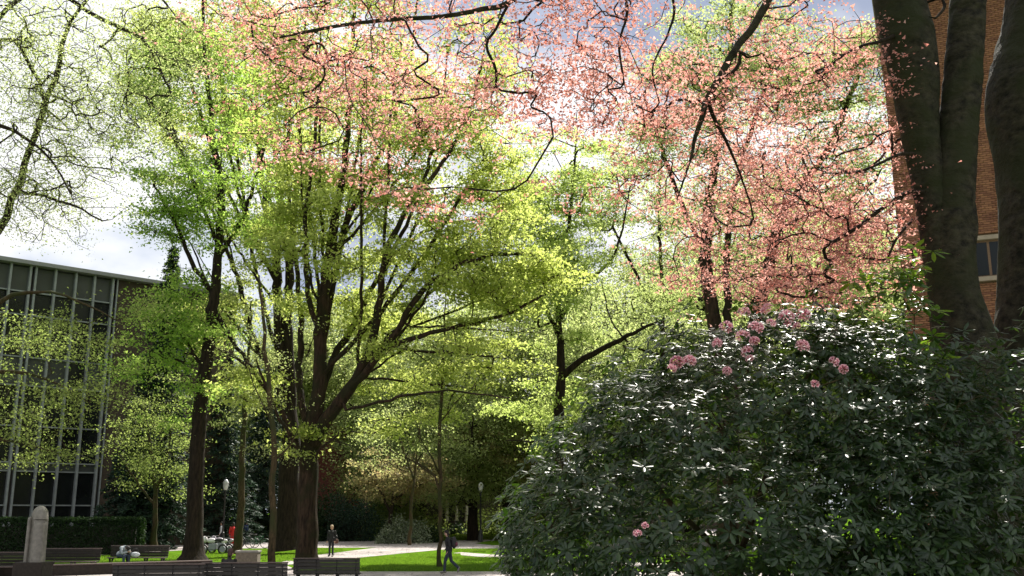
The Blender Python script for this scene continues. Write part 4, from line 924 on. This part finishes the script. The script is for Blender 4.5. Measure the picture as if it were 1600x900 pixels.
rhodo('broad rhododendron bush with pink flower trusses on its sunny crown', [
    (1200, 735, 12.2, 1.75, 1.7, 1.85), (1050, 790, 11.8, 1.35, 1.5, 1.55), (925, 880, 11.4, .95, 1.3, 1.25), (1340, 760, 12.0, 1.6, 1.7, 1.75), (1130, 640, 12.3, .8, .8, .7), (1010, 700, 12.1, .75, .8, .75), (1240, 580, 12.2, .75, .8, .62), (1180, 900, 10.6, 2.0, 1.2, 1.3), (850, 850, 11.6, .45, .6, .55)],
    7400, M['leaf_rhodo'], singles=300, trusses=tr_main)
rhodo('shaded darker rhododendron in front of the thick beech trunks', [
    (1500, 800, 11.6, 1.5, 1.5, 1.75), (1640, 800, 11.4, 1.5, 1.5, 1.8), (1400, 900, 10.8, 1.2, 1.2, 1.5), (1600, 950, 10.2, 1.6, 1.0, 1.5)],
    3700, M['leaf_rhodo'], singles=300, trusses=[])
ex = np.array([at(px, py, 12.9+random.uniform(-.4, .4)) for px, py in [(1395, 412), (1410, 425), (1385, 440), (1372, 428), (1400, 455), (1425, 440), (1438, 420), (1415, 470), (1440, 465), (1395, 482), (1428, 490), (1445, 480), (1370, 462), (1355, 440), (1350, 470), (1345, 490), (1330, 500), (1310, 505), (1360, 520), (1390, 530), (1375, 540), (1410, 540), (1430, 525), (1438, 545), (1450, 540), (1340, 530), (1320, 525), (1405, 400), (1440, 415), (1392, 428), (1407, 441), (1420, 455)]])
ex = np.concatenate([ex, ex + rng.normal(size=ex.shape)*np.array([.12, .12, .08])])
rhodo('tall loose rhododendron shoots with sunlit green leaves before the brick wall', [
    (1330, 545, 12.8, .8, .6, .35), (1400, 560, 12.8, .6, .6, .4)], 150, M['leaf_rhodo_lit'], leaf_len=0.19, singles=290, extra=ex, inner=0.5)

# ================================================================== SHRUBS, HEDGE
def shrub(name, label, cat, x, y, rx, ry, h, n, leafm, size, group=None, box=False, tilt=0.9):
    root = empty(name, (x, y, 0), 0, label, cat, group)
    q = rng.normal(size=(n, 3)); q /= np.linalg.norm(q, axis=1, keepdims=True)
    if box:
        c = rng.uniform(-1, 1, (n, 3)); f = rng.integers(0, 4, n); sg = rng.choice([-1, 1], n)
        c[f == 0, 0] = sg[f == 0]; c[f == 1, 1] = -1; c[f >= 2, 2] = 1
        c = c*np.array([rx, ry, h/2]) + np.array([0, 0, h/2]) + rng.normal(size=(n, 3))*0.06
    else:
        q[:, 2] = np.abs(q[:, 2]); lum = 1+0.18*np.sin(q[:, 0]*5+x)+0.12*np.sin(q[:, 1]*8+y)+0.1*rng.normal(size=n)
        c = q*(rng.random(n)**0.25*lum)[:, None]*np.array([rx, ry, h])
    c[:, 2] = np.clip(c[:, 2], 0.05, None)
    link('foliage', crown_mesh('foliage', c, size, leafm, tilt), root, kind='stuff')
    st = [(np.array([(0, 0, 0), (c_[0]*.4, c_[1]*.4, c_[2]*.5), tuple(c_)]), np.array([.03, .02, .008])) for c_ in c[rng.permutation(n)[:40]]]
    V, Fq = tubes(st, 4); link('stem', fast_mesh('stem', V, Fq, M['bark_dark']), root, kind='stuff')
    return root
Hd = R(48)
hx, hy = cx(55, 62), 62
hd = shrub('hedge', 'clipped dark green hedge below the glass facade', 'hedge', hx, hy, 6.2, 1.0, 2.05, 42000, M['leaf_dark'], 0.13, box=True)
hd.rotation_euler = (0, 0, R(12))
MB().box((0, 0.15, 0.85), (11.6, 1.2, 1.6)).build('core', M['dark_wall'], hd)
sg = 'shrubs along the far path'
specs_s = [('white_shrub', 'pale variegated shrub under the thin left lamp post', 632, 84, 1.9, 1.4, 2.1, 5200, 'leaf_pale', .14), ('white_shrub', 'lower pale shrub left of the variegated one', 607, 83, 1.1, 1.0, 1.2, 2200, 'leaf_pale', .13),
    ('shrub', 'dark round shrub right of the variegated shrub', 668, 86, 1.3, 1.2, 1.3, 2500, 'leaf_dark', .13), ('shrub', 'dark shrub mass behind the standing person', 525, 92, 4.2, 2, 4.2, 8000, 'leaf_dark', .2), ('shrub', 'bright topped shrub below the maroon wall', 548, 90, 2.2, 1.6, 3.9, 6500, 'leaf_ever', .14),
    ('shrub', 'olive shrub mass left of the porch columns', 632, 100, 4.0, 2, 3.4, 8000, 'leaf_olive', .2), ('shrub', 'olive shrub mass behind the white globe lamp', 796, 100, 3.6, 2, 3.2, 8000, 'leaf_olive', .2), ('shrub', 'olive shrub mass near the rhododendron edge', 850, 98, 4.5, 2, 4.0, 8000, 'leaf_olive', .2),
    ('shrub', 'low dark shrub behind the parked bicycles', 405, 90, 2.6, 1.6, 3.0, 6000, 'leaf_dark', .17), ('shrub', 'low dark shrub behind the red clad person', 350, 92, 3.4, 1.6, 2.4, 6000, 'leaf_dark', .17), ('shrub', 'small dark shrub below the porch columns', 712, 103, 1.6, 1.0, 1.2, 2500, 'leaf_dark', .14),
    ('shrub', 'broad dark shrub between the twin dark tree and standing person', 478, 90, 2.8, 1.6, 3.4, 5000, 'leaf_dark', .17), ('shrub', 'tall shrub against the porch building, left of the variegated shrub', 590, 98, 3.2, 2, 3.6, 6500, 'leaf_olive', .19)]
for nm, lb, px, Y, rx, ry, h, n, lm_, sz in specs_s: shrub(nm, lb, 'shrub', cx(px, Y), Y, rx, ry, h, n, M[lm_], sz, group=sg)
def bed():
    n = 26000; px = rng.uniform(652, 830, n); d = rng.uniform(88, 96, n)+ (px-652)/178*10
    c = np.stack([(px-800)/F/1.025*d, d, rng.random(n)*0.38+0.03], 1)
    o = link('ground_cover', crown_mesh('ground_cover', c, 0.13, M['leaf_bed'], 0.8), None, 'stuff'); o['label'] = 'low bright green ground cover beside the far path'; o['category'] = 'plants'
bed()

# ================================================================== STREET FURNITURE
def lamp(label, px, Y, top_py):
    x = cx(px, Y); Hh = at(px, top_py, Y).z; root = empty('street_lamp', (x, Y, 0), 0, label, 'street lamp', 'old style globe lamps in the park')
    MB().lathe([(.24, 0), (.24, .12), (.19, .2), (.2, .55), (.15, .62), (.13, .95), (.1, 1.05)], 12).build('base', M['iron'], root, smooth=True)
    zb = Hh-0.95
    MB().lathe([(.085, 1.0), (.075, 1.2), (.06, zb-.35), (.10, zb-.3), (.06, zb-.22), (.07, zb-.1), (.14, zb)], 12).build('pole', M['iron'], root, smooth=True)
    MB().lathe([(.11, zb), (.16, zb+.15), (.215, zb+.42), (.2, zb+.5)], 14).build('globe', M['globe'], root, smooth=True)
    MB().lathe([(.235, zb+.5), (.235, zb+.54), (.17, zb+.68), (.1, zb+.78), (.02, zb+.82)], 14).build('lamp_top', M['globe'], root, smooth=True)
    MB().lathe([(.03, zb+.82), (.045, zb+.87), (.01, zb+.95)], 8).build('finial', M['iron'], root, smooth=True)
lamp('globe lamp with white lantern standing at the edge of the path island', 751, 88, 751)
lamp('globe lamp rising from the pale variegated shrub', 640.5, 86, 752)
lamp('globe lamp half hidden by the dark conifers left of the twin dark tree', 350, 76, 746)
lamp('distant globe lamp above the standing person with a bag', 516.5, 118, 806)
lamp('dim globe lamp left of the shrub lamp under rust coloured leaves', 619, 98, 750)

def bench_proto():
    root = empty('park_bench', (0, 0, 0)); Wd = 2.6
    # front of the bench is +Y (the sitter faces +Y), backrest at -Y
    for k in range(4):
        MB().box((0, -0.27-0.018*k, 0.53+0.118*k), (Wd, 0.035, 0.112), M=Matrix.Rotation(R(-8), 4, 'X')).build('backrest_slat', M['wood'], root, bevel=0.008)
    MB().box((0, -0.345, 0.965), (Wd+0.04, 0.075, 0.04)).build('top_rail', M['wood_lit'], root, bevel=0.01)
    for k in range(4):
        MB().box((0, -0.16+0.135*k, 0.445), (Wd, 0.12, 0.04)).build('seat_slat', M['wood_lit'] if k == 3 else M['wood'], root, bevel=0.008)
    for x in (-1.15, -0.4, 0.4, 1.15):
        MB().tube([(x, -0.22, 0), (x, -0.13, .12), (x, -0.1, .25), (x, -0.17, .40)], [.045, .03, .03, .05], 8).tube([(x, .28, 0), (x, .17, .12), (x, .14, .25), (x, .24, .40)], [.045, .03, .03, .05], 8).box((x, .04, .41), (.05, .55, .03)).tube([(x, -.22, .4), (x, -.30, .6), (x, -.35, .93)], .018, 6).build('leg', M['iron'], root, smooth=False)
    return root
bproto = bench_proto(); bu = False
bg_ = 'dark slatted park benches'
blist = [  # px, py of the top rail, facing, rz, length scale, label
    (252, 880, 0, 8, 1.02, 'front bench at the left with its back turned, before the hunched sitter'), (386, 877.5, 0, 5, 1.0, 'front middle bench with a dark clothed person sitting on it'), (512.5, 871, 0, 3, 0.86, 'rightmost front bench, with a top rail coloured as if sunlit'),
    (-20, 863, 1, 3, 1.1, 'far bench cut off at the left edge'), (100, 857, 1, 3, 1.12, 'far bench behind the stone figure, facing the viewer'), (216, 852.5, 1, 3, 1.02, 'far bench with a hunched person sitting at its left end')]
benches = []
for px, py, face, rz, sc, lb in blist:
    o = bproto if not bu else copy_tree(bproto); bu = True
    p = onz(px, py, 0.985); o.location = (p.x, p.y, 0); o.rotation_euler = (0, 0, R(rz)+(math.pi if face else 0)); o.scale = (sc, 1, 1)
    tag(o, lb, 'bench', bg_); benches.append(o)

# low wall in front of the far benches
p0, p1 = onz(-60, 886, .45), onz(330, 875, .45)
def low_wall():
    d = (p1-p0); ln = d.length; mid = (p0+p1)/2; root = empty('low_wall', (mid.x, mid.y, 0), math.atan2(d.y, d.x), 'low dark brick wall with a wooden cap in front of the far benches', 'wall')
    MB().box((0, 0, .2), (ln, .35, .4)).build('wall_body', M['stone_dark'], root)
    n = 8
    for i in range(n):
        MB().box((-ln/2+(i+.5)*ln/n, 0, .425), (ln/n-.012, .42, .045)).build('cap_board', M['wood_lit'], root, bevel=0.006)
low_wall()

# stone figure
def statue():
    Y = 36; x = cx(62, Y); root = empty('stone_sculpture', (x, Y, 0), 0, 'upright round topped grey stone sculpture on a dark block, left of the benches', 'sculpture')
    MB().box((-.04, 0, .4), (1.02, .9, .8)).build('base', M['stone_dark'], root, bevel=0.03)
    prof = []
    def body(name, w, d, z0, z1, cxx, top, mat, cy=0):
        seg = 20; rows = []
        zs = np.concatenate([np.linspace(z0, z1-top, 8), z1-top+top*np.sin(np.linspace(0.15, math.pi/2, 8))])
        V, Fq = [], []
        for z in zs:
            k = 1.0 if z <= z1-top else math.sqrt(max(0.0004, 1-((z-(z1-top))/top)**2)); k *= 1-0.06*(z-z0)
            for i in range(seg):
                a = 2*math.pi*i/seg; V.append((cxx+w/2*k*math.copysign(abs(math.cos(a))**.75, math.cos(a)), cy+d/2*k*math.copysign(abs(math.sin(a))**.75, math.sin(a)), z))
        for r_ in range(len(zs)-1):
            for i in range(seg): Fq.append((r_*seg+i, r_*seg+(i+1) % seg, (r_+1)*seg+(i+1) % seg, (r_+1)*seg+i))
        mb = MB().add(V, Fq); mb.f.append(tuple(range((len(zs)-1)*seg, len(zs)*seg))); mb.build(name, mat, root, smooth=True)
    body('back_stone', .60, .5, .8, 2.72, -.03, .36, M['stone'], .12)
    body('side_rib', .14, .3, .8, 2.35, -.27, .1, M['stone'], -.06)
    body('front_stone', .42, .42, .8, 2.24, .10, .02, M['stone'], -.10)
    body('head_stone', .46, .46, 2.25, 2.62, .10, .34, M['stone'], -.10)
statue()

def planter():
    Y = 45; p = cx(391.5, Y); root = empty('stone_planter', (p, Y, 0), R(4), 'square stone planter block with a pale rim behind the middle front bench', 'planter')
    MB().box((0, 0, .39), (.93, .8, .78)).build('body', M['planter'], root, bevel=0.015)
    for sx, sy, w, d in ((0, -.37, 1.0, .1), (0, .37, 1.0, .1), (-.45, 0, .1, .636), (.45, 0, .1, .636)): MB().box((sx, sy, .82), (w, d, .08)).build('rim', M['stone'], root, bevel=0.012)
    MB().box((0, 0, .8), (.79, .63, .03)).build('soil', M['soil'], root)
planter()

# bicycles
def bicycle(label, x, y, rz, c, k):
    root = empty('bicycle', (x, y, 0), rz, label, 'bicycle', 'bicycles parked on the path'); fm = simple('bicycle_paint', c, .4, noise=.1)
    for wx in (-.52, .52):
        w = MB().torus((0, 0, 0), .33, .019, 28, 6, 'y').build('wheel', M['iron'], root); w.location = (wx, 0, .35)
        MB().torus((0, 0, 0), .305, .009, 28, 5, 'y').build('rim', M['alu'], w)
        sp = MB()
        for i in range(12):
            a = i*math.pi/6; sp.tube([(.02*math.cos(a), .02 if i % 2 else -.02, .02*math.sin(a)), (.3*math.cos(a), 0, .3*math.sin(a))], .0022, 3)
        sp.build('spokes', M['alu'], w, kind='stuff'); MB().tube([(0, -.04, 0), (0, .04, 0)], .022, 8).build('hub', M['iron'], w)
    f = MB(); A, B, C, D, E = (-.52, 0, .35), (-.06, 0, .30), (-.18, 0, .80), (.34, 0, .84), (.52, 0, .35)
    for a, b, r in ((A, B, .011), (A, C, .010), (B, C, .016), (B, D, .018), (C, D, .016), (D, (.38, 0, .74), .018)): f.tube([a, b], r, 7)
    f.build('frame', fm, root, smooth=True)
    MB().tube([(.34, 0, .9), (.40, 0, .68), (.52, 0, .35)], .014, 7).build('fork', fm, root)
    MB().tube([(.33, 0, .84), (.32, 0, .98)], .012, 6).tube([(.28, -.27, 1.0), (.33, -.1, 1.0), (.34, 0, .98), (.33, .1, 1.0), (.28, .27, 1.0)], .012, 6).build('handlebar', M['iron'], root)
    MB().tube([(-.18, 0, .8), (-.2, 0, .93)], .013, 6).ball((-.2, 0, .95), .12, 10, 6, (1.1, .6, .3)).build('saddle', M['iron'], root)
    MB().torus((-.06, .03, .3), .09, .008, 16, 4, 'y').tube([(-.06, .03, .3), (.06, .09, .22)], .01, 5).tube([(-.06, -.03, .3), (-.18, -.09, .38)], .01, 5).build('crank', M['alu'], root)
    return root
bp_ = onz(395, 857)
bicycle('green bicycle nearest the stone planter', cx(405, bp_.y), bp_.y, R(6), (.03, .12, .06), 0)
bicycle('dark bicycle overlapping the green bicycle at its left', cx(389, bp_.y+.7), bp_.y+.7, R(187), (.02, .03, .03), 1)
bicycle('bicycle leaning behind the red clad person', cx(364, bp_.y+.3), bp_.y+.3, R(12), (.1, .1, .11), 2)
def scooter(label, x, y, rz, c):
    root = empty('motorcycle', (x, y, 0), rz, label, 'motorcycle', 'motorcycles parked beside the bicycles'); pm = simple('motorcycle_paint', c, .3, noise=.06)
    for wx in (-.62, .62):
        w = MB().torus((0, 0, 0), .26, .055, 24, 8, 'y').build('wheel', M['iron'], root, smooth=True); w.location = (wx, 0, .31)
        MB().tube([(0, -.05, 0), (0, .05, 0)], .18, 12).build('rim', M['alu'], w)
    MB().ball((.12, 0, .82), .3, 12, 8, (1, .5, .5)).build('fuel_tank', pm, root, smooth=True)
    MB().ball((-.42, 0, .84), .36, 12, 8, (1.1, .42, .3)).build('seat', M['iron'], root, smooth=True)
    MB().ball((-.68, 0, .8), .2, 10, 8, (1.2, .5, .6)).build('tail', pm, root, smooth=True)
    MB().ball((.55, 0, .88), .2, 12, 8, (.9, .8, 1.0)).build('fairing', pm, root, smooth=True)
    MB().box((0, 0, .46), (.5, .3, .36)).build('engine', M['alu'], root, bevel=.05)
    MB().tube([(.62, .07, .31), (.45, .07, 1.0)], .025, 7).tube([(.62, -.07, .31), (.45, -.07, 1.0)], .025, 7).build('fork', M['alu'], root)
    MB().tube([(.35, -.36, 1.03), (.45, -.15, 1.05), (.45, .15, 1.05), (.35, .36, 1.03)], .016, 7).build('handlebar', M['iron'], root)
    MB().tube([(0, -.16, .3), (-.4, -.2, .32), (-.85, -.22, .42)], [.03, .045, .05], 9).build('exhaust', M['alu'], root, smooth=True)
    MB().ball((.73, 0, .88), .09, 10, 6).build('headlight', M['globe'], root, smooth=True)
scooter('white motorcycle left of the red clad person', cx(336, 62), 62.0, R(172), (.72, .68, .70))
scooter('dark and white motorcycle beside the red clad person', cx(348, 63.2), 63.2, R(160), (.4, .36, .42))

# ================================================================== PEOPLE
SK = simple('skin', (.5, .3, .22), .6, noise=.08, scale=20)
def capsule(mb, p, q, r0, r1, sides=10):
    p, q = Vector(p), Vector(q); d = (q-p); ln = max(1e-4, d.length); d.normalize(); P, Rr = [], []
    for a in (-80, -50, -20): P.append(p + d*r0*math.sin(R(a))); Rr.append(r0*math.cos(R(a)))
    for a in (20, 50, 80): P.append(q + d*r1*math.sin(R(a))); Rr.append(r1*math.cos(R(a)))
    mb.tube(P, Rr, sides)
def remesh(o, vox):
    m = o.modifiers.new('skin', 'REMESH'); m.mode = 'VOXEL'; m.voxel_size = vox; m.use_smooth_shade = True
    s = o.modifiers.new('soft', 'SMOOTH'); s.iterations = 2; s.factor = .5
def hand(mb, w, d, palm_n):
    """palm and five curled fingers from wrist w in direction d"""
    w, d, n = Vector(w), Vector(d).normalized(), Vector(palm_n).normalized(); s = d.cross(n).normalized()
    for k in (-1.2, -.4, .4, 1.2): capsule(mb, w+s*.014*k+d*.01, w+s*.019*k+d*.085, .014, .013, 7)
    for k, ln in ((-1.5, .055), (-.5, .072), (.5, .078), (1.5, .07)):
        a = w+s*.015*k+d*.09; b = a+d*ln*.5+n*.012; c = b+d*ln*.35+n*.03
        capsule(mb, a, b, .0095, .009, 6); capsule(mb, b, c, .009, .0075, 6)
    a = w+s*.03+d*.025; b = a+s*.025+d*.03+n*.01; c = b+d*.03+n*.012; capsule(mb, a, b, .012, .011, 6); capsule(mb, b, c, .011, .009, 6)
def person(label, loc, rz, J, top, legs, hairc, vox=.012, hat=None, long_coat=False, group='people in the park', shoe=(.02, .02, .02)):
    """J: joints, local +Y is where the person faces"""
    root = empty('person', loc, rz, label, 'person', group)
    b = MB(); V3 = Vector; pel, che, nek, hd_ = V3(J['pelvis']), V3(J['chest']), V3(J['neck']), V3(J['head'])
    face = V3(J.get('face', (0, 1, 0))).normalized(); up = (hd_-nek).normalized()
    capsule(b, pel+V3((-.06, 0, 0)), pel+V3((.06, 0, 0)), .12, .12); capsule(b, pel, (pel+che)/2, .125, .12); capsule(b, (pel+che)/2, che, .125, .14); capsule(b, che+V3((-.09, 0, .03)), che+V3((.09, 0, .03)), .11, .11)
    capsule(b, che, nek, .10, .055); capsule(b, nek, hd_, .055, .055)
    capsule(b, hd_-up*.01, hd_+up*.07, .078, .092, 14); capsule(b, hd_-up*.05+face*.03, hd_+face*.02, .05, .07, 12); capsule(b, hd_+face*.09+up*.02, hd_+face*.105-up*.012, .012, .016, 7)
    side = face.cross(up).normalized()
    for s in (-1, 1): capsule(b, hd_+side*.085*s+up*.02, hd_+side*.09*s-up*.02, .013, .01, 6)
    coat, trs = MB(), MB()
    capsule(coat, pel+V3((-.05, 0, .04)), pel+V3((.05, 0, .04)), .14, .14); capsule(coat, pel, (pel+che)/2, .145, .14); capsule(coat, (pel+che)/2, che, .145, .16); capsule(coat, che+V3((-.10, 0, .03)), che+V3((.10, 0, .03)), .115, .115); capsule(coat, che, nek-up*.02, .11, .075)
    if long_coat: capsule(coat, pel, pel-V3((0, 0, .42)), .16, .22)
    for s in ('l', 'r'):
        sh, el, wr = V3(J[s+'sho']), V3(J[s+'elb']), V3(J[s+'wri']); capsule(b, sh, el, .05, .04); capsule(b, el, wr, .04, .028)
        capsule(coat, sh, el, .066, .056); capsule(coat, el, el+(wr-el)*.93, .056, .044)
        hand(b, wr, wr-el, face if s == 'l' else face)
        hp, kn, an, toe = V3(J[s+'hip']), V3(J[s+'kne']), V3(J[s+'ank']), V3(J[s+'toe'])
        capsule(b, hp, kn, .085, .058); capsule(b, kn, an, .055, .038); capsule(b, an, toe, .035, .03)
        capsule(trs, hp, kn, .10, .072); capsule(trs, kn, an+(kn-an)*.06, .07, .062)
        sh_ = MB(); capsule(sh_, an-V3((0, 0, .03))-(toe-an)*.25, toe, .05, .045); o = sh_.build('shoe', simple('shoe', shoe, .5), root, smooth=True)
    capsule(trs, pel+V3((-.06, 0, 0)), pel+V3((.06, 0, 0)), .128, .128)
    o = b.build('body', SK, root); remesh(o, vox)
    o = coat.build('jacket', simple('jacket', top, .85, noise=.2, scale=12), root); remesh(o, vox)
    o = trs.build('trousers', simple('trousers', legs, .85, noise=.2, scale=12), root); remesh(o, vox)
    h = MB(); capsule(h, hd_+up*.065-face*.02, hd_+up*.085-face*.01, .098, .095, 14); capsule(h, hd_-face*.04-up*.03, hd_-face*.03+up*.05, .075, .09, 12)
    o = h.build('hair' if not hat else 'cap', simple('hair', hat or hairc, .8), root); remesh(o, vox*.9)
    for s in (-1, 1):
        MB().ball(tuple(hd_+face*.088+side*.032*s+up*.03), .010, 8, 6).build('eye', M['iron'], root, smooth=True)
    MB().ball(tuple(hd_+face*.082-up*.035), .018, 8, 6, (1.2, .5, .4)).build('mouth', simple('lip', (.35, .12, .1), .6), root, smooth=True)
    return root
stand = dict(pelvis=(0, 0, .95), chest=(0, 0, 1.30), neck=(0, .0, 1.47), head=(0, .02, 1.60), lsho=(-.19, 0, 1.40), lelb=(-.24, -.02, 1.12), lwri=(-.23, .07, .88), rsho=(.19, 0, 1.40), relb=(.24, -.02, 1.12), rwri=(.23, .07, .88),
             lhip=(-.09, 0, .92), lkne=(-.10, .03, .50), lank=(-.11, 0, .09), ltoe=(-.12, .15, .04), rhip=(.09, 0, .92), rkne=(.10, .02, .50), rank=(.11, -.03, .09), rtoe=(.12, .12, .04))
walk = dict(stand); walk.update(pelvis=(0, 0, .93), chest=(0, .03, 1.29), neck=(0, .06, 1.46), head=(0, .10, 1.59), lhip=(-.09, 0, .90), lkne=(-.09, .14, .49), lank=(-.09, .16, .09), ltoe=(-.10, .31, .05),
            rhip=(.09, 0, .90), rkne=(.09, -.08, .50), rank=(.09, -.40, .22), rtoe=(.09, -.37, .07), lelb=(-.24, -.10, 1.13), lwri=(-.22, .0, .90), relb=(.23, .02, 1.12), rwri=(.2, .2, .95), face=(0, 1, -.15))
wp = onz(701, 896.5)
person('person in a dark jacket and jeans walking left with a backpack', (wp.x, wp.y, 0.012), R(80), walk, (.012, .012, .014), (.02, .03, .045), (.01, .008, .006), vox=.010, shoe=(.15, .14, .13))
def backpack(label, loc, rz):
    root = empty('backpack', loc, rz, label, 'backpack')
    MB().ball((0, 0, 0), .2, 14, 10, (.85, .55, 1.25)).build('pack', simple('pack_cloth', (.02, .018, .02), .8), root, smooth=True)
    MB().ball((0, -.1, -.06), .12, 12, 8, (.9, .5, .8)).build('pocket', simple('pack_pocket', (.10, .02, .04), .8), root, smooth=True)
    for s in (-1, 1): MB().tube([(s*.12, .06, .2), (s*.15, .26, .22), (s*.15, .30, .0), (s*.12, .08, -.18)], .016, 6).build('strap', M['iron'], root)
backpack('dark backpack with a reddish pocket on the walking person', (wp.x+.21, wp.y-.04, 1.25), R(80))
sp_ = onz(517, 870)
st2 = dict(stand); st2.update(lkne=(-.11, .10, .50), lank=(-.14, .12, .09), ltoe=(-.15, .27, .04), rkne=(.10, -.02, .5), rank=(.13, -.10, .09), rtoe=(.14, .04, .04))
person('fair haired person in a black coat walking towards the benches', (sp_.x, sp_.y, 0.008), R(172), st2, (.012, .012, .013), (.015, .017, .022), (.55, .42, .28), vox=.013)
def bag(name, label, loc, c, s=(.3, .12, .26), rz=0):
    root = empty(name, loc, rz, label, 'bag'); MB().ball((0, 0, s[2]/2), .5, 14, 8, s).build('pouch', simple('bag_cloth', c, .75), root, smooth=True)
    MB().tube([(-s[0]*.35, 0, s[2]*.9), (-s[0]*.25, 0, s[2]*1.5), (0, 0, s[2]*1.7), (s[0]*.25, 0, s[2]*1.5), (s[0]*.35, 0, s[2]*.9)], .012, 6).build('strap', M['iron'], root)
bag('shoulder_bag', 'brown shoulder bag at the hip of the fair haired person', (sp_.x+.27, sp_.y-.05, .72), (.10, .04, .03), (.3, .14, .28))
rp_ = onz(359.5, 857)
person('person in a long red coat standing by the motorcycles', (rp_.x, rp_.y+.5, .008), R(20), stand, (.55, .02, .02), (.5, .02, .02), (.015, .01, .008), vox=.014, long_coat=True)
bl_ = onz(383, 850)
person('person in a blue jacket and black trousers behind the bicycles', (bl_.x, bl_.y, .008), R(-40), stand, (.05, .08, .22), (.01, .01, .012), (.05, .03, .02), vox=.015)
person('tiny person in a light shirt far beyond the motorcycles', (cx(348, 78), 78, 0), R(90), stand, (.4, .42, .45), (.02, .02, .03), (.02, .015, .01), vox=.018)
sit = dict(pelvis=(0, 0, .57), chest=(0, .02, .92), neck=(0, .05, 1.09), head=(0, .09, 1.22), lsho=(-.19, .02, 1.02), lelb=(-.24, .10, .76), lwri=(-.14, .32, .66), rsho=(.19, .02, 1.02), relb=(.24, .10, .76), rwri=(.14, .32, .66),
           lhip=(-.10, .02, .55), lkne=(-.13, .44, .52), lank=(-.14, .46, .09), ltoe=(-.15, .6, .04), rhip=(.10, .02, .55), rkne=(.13, .44, .52), rank=(.14, .46, .09), rtoe=(.15, .6, .04))
b2 = benches[1].location
q = onz(354, 880, .95)
person('dark clothed person seated on the middle front bench seen from behind', (q.x, q.y+.24, 0), R(-5), sit, (.02, .017, .016), (.02, .02, .03), (.05, .025, .02), vox=.012)
bend = dict(sit); bend.update(pelvis=(0, 0, .57), chest=(0, .24, .84), neck=(0, .36, .93), head=(0, .47, .90), face=(0, .7, -.7), lsho=(-.19, .27, .90), lelb=(-.22, .42, .66), lwri=(-.08, .58, .72), rsho=(.19, .27, .90), relb=(.22, .42, .66), rwri=(.08, .58, .72))
q = onz(199, 878, .45)
b3 = benches[5].location
person('grey shirted person hunched forward on the far right bench', (cx(197, b3.y), b3.y-.30, 0), R(238), bend, (.30, .33, .36), (.035, .05, .08), (.012, .01, .01), vox=.012)
bag('white_bag', 'blue and white bag on the bench seat beside the hunched person', (cx(220, b3.y), b3.y-.28, .47), (.55, .57, .62), (.42, .24, .24), R(10))
bag('dark_bag', 'small black bag on the left end of the middle front bench', (cx(333, b2.y), b2.y+.2, .47), (.012, .012, .014), (.34, .2, .2), R(10))
